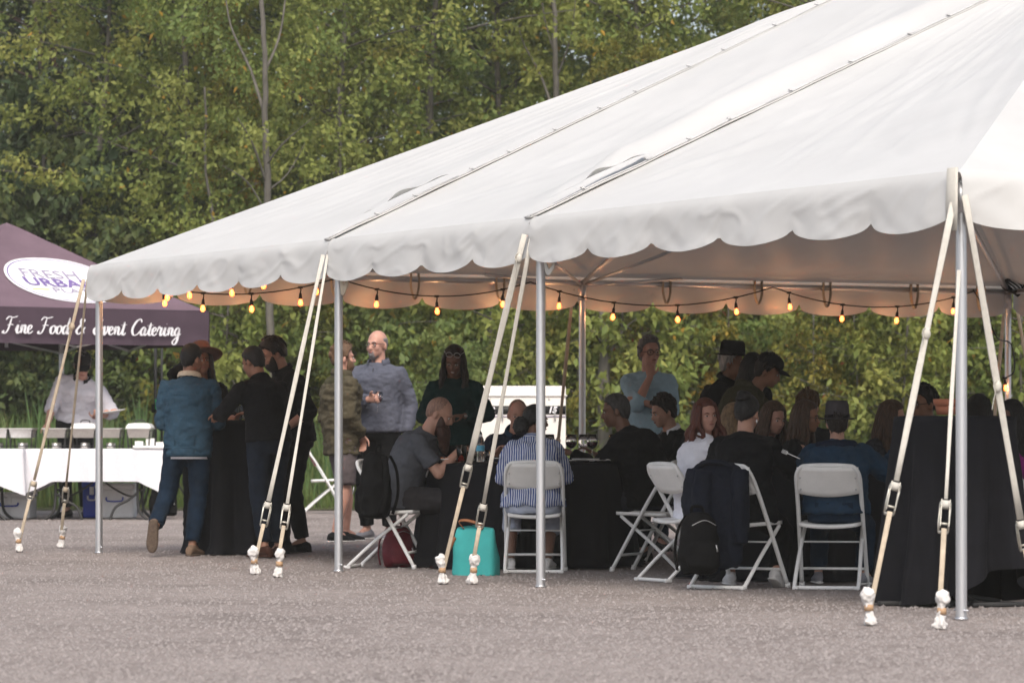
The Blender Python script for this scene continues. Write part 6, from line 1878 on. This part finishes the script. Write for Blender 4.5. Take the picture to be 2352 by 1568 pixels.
def script(line_, x0, x1, z, xh):
    adv = sum(GL[c][1] for c in line_); k = (x1-x0)/adv
    cur = x0; g = Geo()
    for ci, c in enumerate(line_):
        for st in GL[c][0]:
            P = catmull([(x, y, 0) for x, y in st], 7)
            L_, R_ = [], []
            for i, p in enumerate(P):
                d = (P[min(i+1, len(P)-1)]-P[max(i-1, 0)]); d = d.normalized() if d.length > 1e-6 else Vector((1, 0, 0))
                w = (.055 + .10*abs(d.y)**2*(1 if d.y < 0 else .45))*min(1, .35+min(i, len(P)-1-i)*.25)
                nn = Vector((-d.y, d.x, 0))*w
                for lst, q in ((L_, p+nn), (R_, p-nn)):
                    xx = cur + (q.x + .16*q.y)*k
                    u = (xx+HW)/(2*HW)
                    lst.append(Vector((xx, -HW-.052, z + q.y*xh)))
            n = len(P)
            g.add(L_+R_, [(i, i+1, n+i+1, n+i) for i in range(n-1)])
        cur += GL[c][1]*k
        if c == ' ' or ci == len(line_)-1:
            obj('script_lettering', g, M['logo_white'], can, smooth=False); g = Geo()
script('Fine Food & Event Catering', -.98, 1.28, ZV+.105, .090)

# ================================================================ CATERING TABLES
def folding_table(xc, Y, L, label, clabel, seed, rz=0., z=.785, over=.36):
    t = thing('folding_table', label, 'table', (xc, Y, 0), rz, 'catering tables')
    obj('table_top', Geo().box((0, 0, z-.025), (L, .76, .04), None, .01), M['white_plastic'], t)
    for k in (1, -1):
        x = k*(L/2-.30)
        lg = obj('trestle_leg', Geo().tube(catmull([(x+k*.12, -.28, .0), (x+k*.02, -.27, .10), (x, -.25, .33), (x, -.24, z-.05)], 5), .016, 8), M['dark_steel'], t)
        lg2 = Geo().tube(catmull([(x+k*.12, .28, .0), (x+k*.02, .27, .10), (x, .25, .33), (x, .24, z-.05)], 5), .016, 8)
        lg2.tube([(x, -.25, .33), (x, .25, .33)], .012, 6); lg2.tube([(x-.02, -.25, .45), (x-.02, .25, .45)], .012, 6)
        lg2.tube(catmull([(x, -.0, .33), (x-k*.12, 0, .26), (x-k*.42, 0, .45), (x-k*.5, 0, z-.05)], 5), .012, 6)
        lg2.tube(catmull([(x-k*.30, -.30, .0), (x-k*.24, -.28, .14), (x-k*.10, -.26, .22), (x, -.25, .30)], 5), .014, 6)
        obj('leg_brace', lg2, M['dark_steel'], t)
    cl = Geo(); w = .40
    def cf(u, v):
        # perimeter of the cloth: u round the table, v from the middle outwards and down
        a = 2*PI*u; c, s_ = math.cos(a), math.sin(a)
        m = max(abs(c)/1.0, abs(s_)/1.0); ex, ey = c/m*(L/2+.012), s_/m*w
        if v < .4: return Vector((ex*v/.4, ey*v/.4, z + .001))
        q = (v-.4)/.6
        corner = max(0, 1-abs(abs(c/m)-abs(s_/m))*2.6)
        drop = over*(1+.42*corner)
        f = math.sin(a*26+3*noise.noise(Vector((c*2, s_*2, seed))))*.014*q + .03*noise.noise(Vector((ex*2.2, ey*2.2, seed)))*q
        on_ = Vector((c/m if abs(c) >= abs(s_) else 0, s_/m if abs(s_) >= abs(c) else 0, 0))
        if corner > 0: on_ = on_.lerp(Vector((c, s_, 0)).normalized(), corner)
        return Vector((ex, ey, z)) + on_*(.006+f+.06*corner*q) - Vector((0, 0, drop*q))
    cl.grid(cf, 200, 20)
    c = obj('tablecloth', cl, M['white_cloth'], None, (xc, Y, 0)); c.rotation_euler = (0, 0, rz)
    tag(c, clabel, 'tablecloth', 'white cloths on the catering tables')
    return t
Yt = 41.9
xa, xb = (72-1176)*Yt/FOC, (383-1176)*Yt/FOC
folding_table((xa+xb)/2, Yt, xb-xa, 'right hand folding table with curved black legs under white cloth', 'white patterned cloth hanging from the right hand catering table', 1.)
xb2 = (62-1176)*(Yt-.2)/FOC
folding_table(xb2-.92, Yt-.25, 1.83, 'left hand folding table cut off by the picture edge', 'white cloth with a pointed corner on the left hand catering table', 2.)
def chafer(px, label, lid=None, Y=41.75):
    t = thing('chafing_dish', label, 'chafing dish', ((px-1176)*Y/FOC, Y, .787), 0, 'steel chafing dishes')
    w = .132; d = .23
    st = Geo()
    for sx in (1, -1):
        for sy in (1, -1):
            st.tube([(sx*w*.85, sy*d*.8, 0), (sx*w*.95, sy*d*.9, .20)], .007, 6)
    for z in (.03, .20):
        st.tube([(-w*.9, -d*.82, z), (w*.9, -d*.82, z), (w*.9, d*.82, z), (-w*.9, d*.82, z), (-w*.9, -d*.82, z)], .006, 6)
    obj('wire_stand', st, M['dark_steel'], t)
    pan = Geo()
    def rect(hw, hd, z): return [Vector((sx*hw, sy*hd, z)) for sx, sy in ((-1, -1), (1, -1), (1, 1), (-1, 1))]
    rows = rect(w*.82, d*.85, .12) + rect(w*.95, d*.97, .215) + rect(w*1.06, d*1.05, .218) + rect(w*1.06, d*1.05, .226) + rect(w*.93, d*.95, .226) + rect(w*.85, d*.88, .15)
    pan.add(rows, [(3, 2, 1, 0)] + [(j*4+k, j*4+(k+1) % 4, (j+1)*4+(k+1) % 4, (j+1)*4+k) for j in range(5) for k in range(4)] + [(20, 21, 22, 23)])
    obj('steel_pan', pan, M['chafer'], t, smooth=False)
    obj('hot_food', Geo().grid(lambda u, v: Vector(((u-.5)*w*1.8, (v-.5)*d*1.8, .20+.012*noise.noise(Vector((u*9, v*9, px))))), 10, 10), M['food'] if lid is None else M['dark_steel'], t)
    for k in (-1, 1): obj('fuel_can', Geo().lathe([(0, 0), (.04, 0), (.04, .06), (0, .06)], (0, k*.1, .005), 14), M['chafer'], t)
    if lid:
        l = Geo()
        rows = rect(w*1.05, d*1.04, .228) + rect(w*.98, d*.98, .25) + rect(w*.84, d*.88, .275) + rect(w*.4, d*.5, .285)
        l.add(rows, [(j*4+k, j*4+(k+1) % 4, (j+1)*4+(k+1) % 4, (j+1)*4+k) for j in range(3) for k in range(4)] + [(12, 13, 14, 15)])
        lo = obj('pan_lid', l, M[lid], t, smooth=False)
        obj('lid_handle', Geo().tube(catmull([(-.05, 0, .28), (-.04, 0, .31), (.04, 0, .31), (.05, 0, .28)], 4), .007, 6), M['dark_steel'], lo)
chafer(-4, 'chafing dish at the left picture edge'); chafer(53, 'open steel chafing dish second from the left edge')
chafer(130, 'open chafing dish between the two beige straps'); chafer(196, 'chafing dish with a pale lid just left of the tent pole', 'paper')
chafer(255, 'dark filled chafing dish just right of the far left tent pole'); chafer(322, 'chafing dish with a white lid at the right end of the table', 'paper')
t = thing('food_tray', 'white tray of small boxes at the right end of the catering table', 'tray', ((345-1176)*41.6/FOC, 41.6, .79))
obj('tray_base', Geo().box((0, 0, .015), (.36, .25, .03), None, .006), M['paper'], t)
for k, (dx, h_) in enumerate(((-.12, .05), (0, .08), (.11, .04))): obj('box', Geo().box((dx, .02*k, .03+h_/2), (.09, .1, h_), None, .004), M['paper'], t)
# plate the server holds
t = thing('serving_plate', 'white plate of orange food in the hand of the chef', 'plate', at(258, 948, 42.5))
t.rotation_euler = (0, R(-8), 0)
obj('dish', Geo().lathe([(0, 0), (.08, .0), (.15, .02), (.148, .026), (.08, .008), (0, .008)], (0, 0, 0), 24), M['paper'], t)
g = Geo()
for k in range(9): g.ell((random.uniform(-.07, .07), random.uniform(-.06, .06), .022), (.028, .024, .018), None, 7, 5)
obj('meal', g, M['food'], t)
# coolers and crates under the tables
def cooler(px, Y, w, h, label, m='cooler'):
    t = thing('cooler_box', label, 'cooler', ((px-1176)*Y/FOC, Y, 0), R(random.uniform(-6, 6)))
    obj('tub', Geo().box((0, 0, h*.42), (w, .40, h*.82), None, .025), M[m], t)
    l = obj('cooler_lid', Geo().box((0, 0, h*.90), (w+.025, .42, h*.17), None, .025), M[m], t)
    obj('latch', Geo().box((0, -.208, h*.74), (.05, .016, .09), None, .005), M['cooler'], t)
    obj('carry_handle', Geo().tube(catmull([(-w*.22, -.21, h*.60), (-w*.18, -.235, h*.50), (w*.18, -.235, h*.50), (w*.22, -.21, h*.60)], 5), .009, 6), M['blue_plastic'] if m == 'cooler' else M['cooler'], t)
cooler(268, 42.4, .42, .40, 'white cooler under the right end of the catering table')
cooler(30, 42.2, .46, .30, 'white cooler at the lower left under the catering table')
cooler(212, 42.6, .20, .42, 'blue bin beside the white cooler under the table', 'blue_plastic')
backpack(((375-1176)*43.6/FOC, 43.6, 0), 20, 'black bag on the grass behind the catering table', 'nylon_black', .36, .34, .22, 5.)
# speaker stand
t = thing('speaker_stand', 'thin black stand behind the catering table, right of the reeds', 'stand', ((357-1176)*44.3/FOC, 44.3, 0))
g = Geo().tube([(0, 0, .5), (0, 0, 2.0)], .018, 8); g.tube([(.075, 0, .5), (.075, 0, 2.0)], .014, 8)
obj('post', g, M['dark_steel'], t)
for k in range(3): obj('leg', Geo().tube([(.03, 0, .75), (.03+.45*math.cos(k*2.1), .45*math.sin(k*2.1), .01)], .013, 6), M['dark_steel'], t)
obj('clamp', Geo().box((-.02, -.02, 1.25), (.05, .05, .10), None, .008), M['nylon_black'], t)
M['green_tag'] = mat('green tag', (.02, .42, .10), .6, .05, 5, 0)
obj('green_tag', Geo().box((.02, -.05, 1.30), (.035, .01, .12), None, .003), M['green_tag'], t)
# ================================================================ EVENING HAZE
hm = bpy.data.materials.new('haze'); hm.use_nodes = True
N = hm.node_tree.nodes; L = hm.node_tree.links
N.remove(N['Principled BSDF'])
pv = N.new('ShaderNodeVolumePrincipled')
pv.inputs['Color'].default_value = (.96, .93, .84, 1)
pv.inputs['Density'].default_value = .0008
pv.inputs['Anisotropy'].default_value = .1
L.new(pv.outputs[0], N['Material Output'].inputs['Volume'])
tag(obj('haze', Geo().box((0, 272, 8), (840, 710, 18)), hm, smooth=False), 'thin warm evening haze in the air', None, None, 'stuff')

# ================================================================ TELLING REPEATS APART
PLACES = [(20, 'at the left picture edge'), (250, 'behind the purple canopy'), (520, 'beyond the right end of the purple canopy'), (720, 'behind the slender grey trunk'), (900, 'beyond the bald man in grey sweater'), (1100, 'beyond the woman in dark green'),
          (1330, 'beyond the cream generator'), (1570, 'beyond the grey haired person'), (1790, 'beyond the man in dark hat'), (2010, 'beyond the person in felt hat'), (2250, 'beyond the tall black table'), (9999, 'at the right picture edge')]
by = {}
for o in scene.objects:
    if o.parent is None and o.get('group') and o.get('label') and o.get('category') in ('tree', 'shrub', 'reeds'):
        by.setdefault((o['group'], o['label']), []).append(o)
ORD = ['leftmost', 'second from left', 'third from left', 'fourth from left', 'fifth from left', 'sixth from left']
def picx(o): return 1176 + o.location.x*FOC/o.location.y
for (grp, lab), os_ in by.items():
    if len(os_) < 2: continue
    short = {'trees': 'tree'}.get(lab, lab)
    short = {'mid green tree of the second row in the wood': 'mid green second row tree', 'dark tree at the back of the wood': 'darker back row tree', 'dark leaved tree behind the purple canopy': 'dark leaved tall tree',
             'dark green shrub behind the purple catering canopy': 'dark green shrub', 'yellow green shrub of the wood edge behind the tent': 'yellow green wood edge shrub', 'taller green shrub filling the wood behind the tent': 'taller green inner shrub',
             'clump of tall green reeds behind the catering table': 'clump of tall green reeds', 'clump of tall grass behind the man in the olive jacket': 'clump of tall grass'}.get(lab, lab)
    bins = {}
    for o in sorted(os_, key=picx):
        pl = next(t for lim, t in PLACES if picx(o) < lim)
        bins.setdefault(pl, []).append(o)
    for pl, lst in bins.items():
        for k, o in enumerate(lst):
            o['label'] = f"{short} {pl}" + ('' if len(lst) == 1 else f", {ORD[k]}" if len(lst) > 2 else (', left one' if k == 0 else ', right one'))
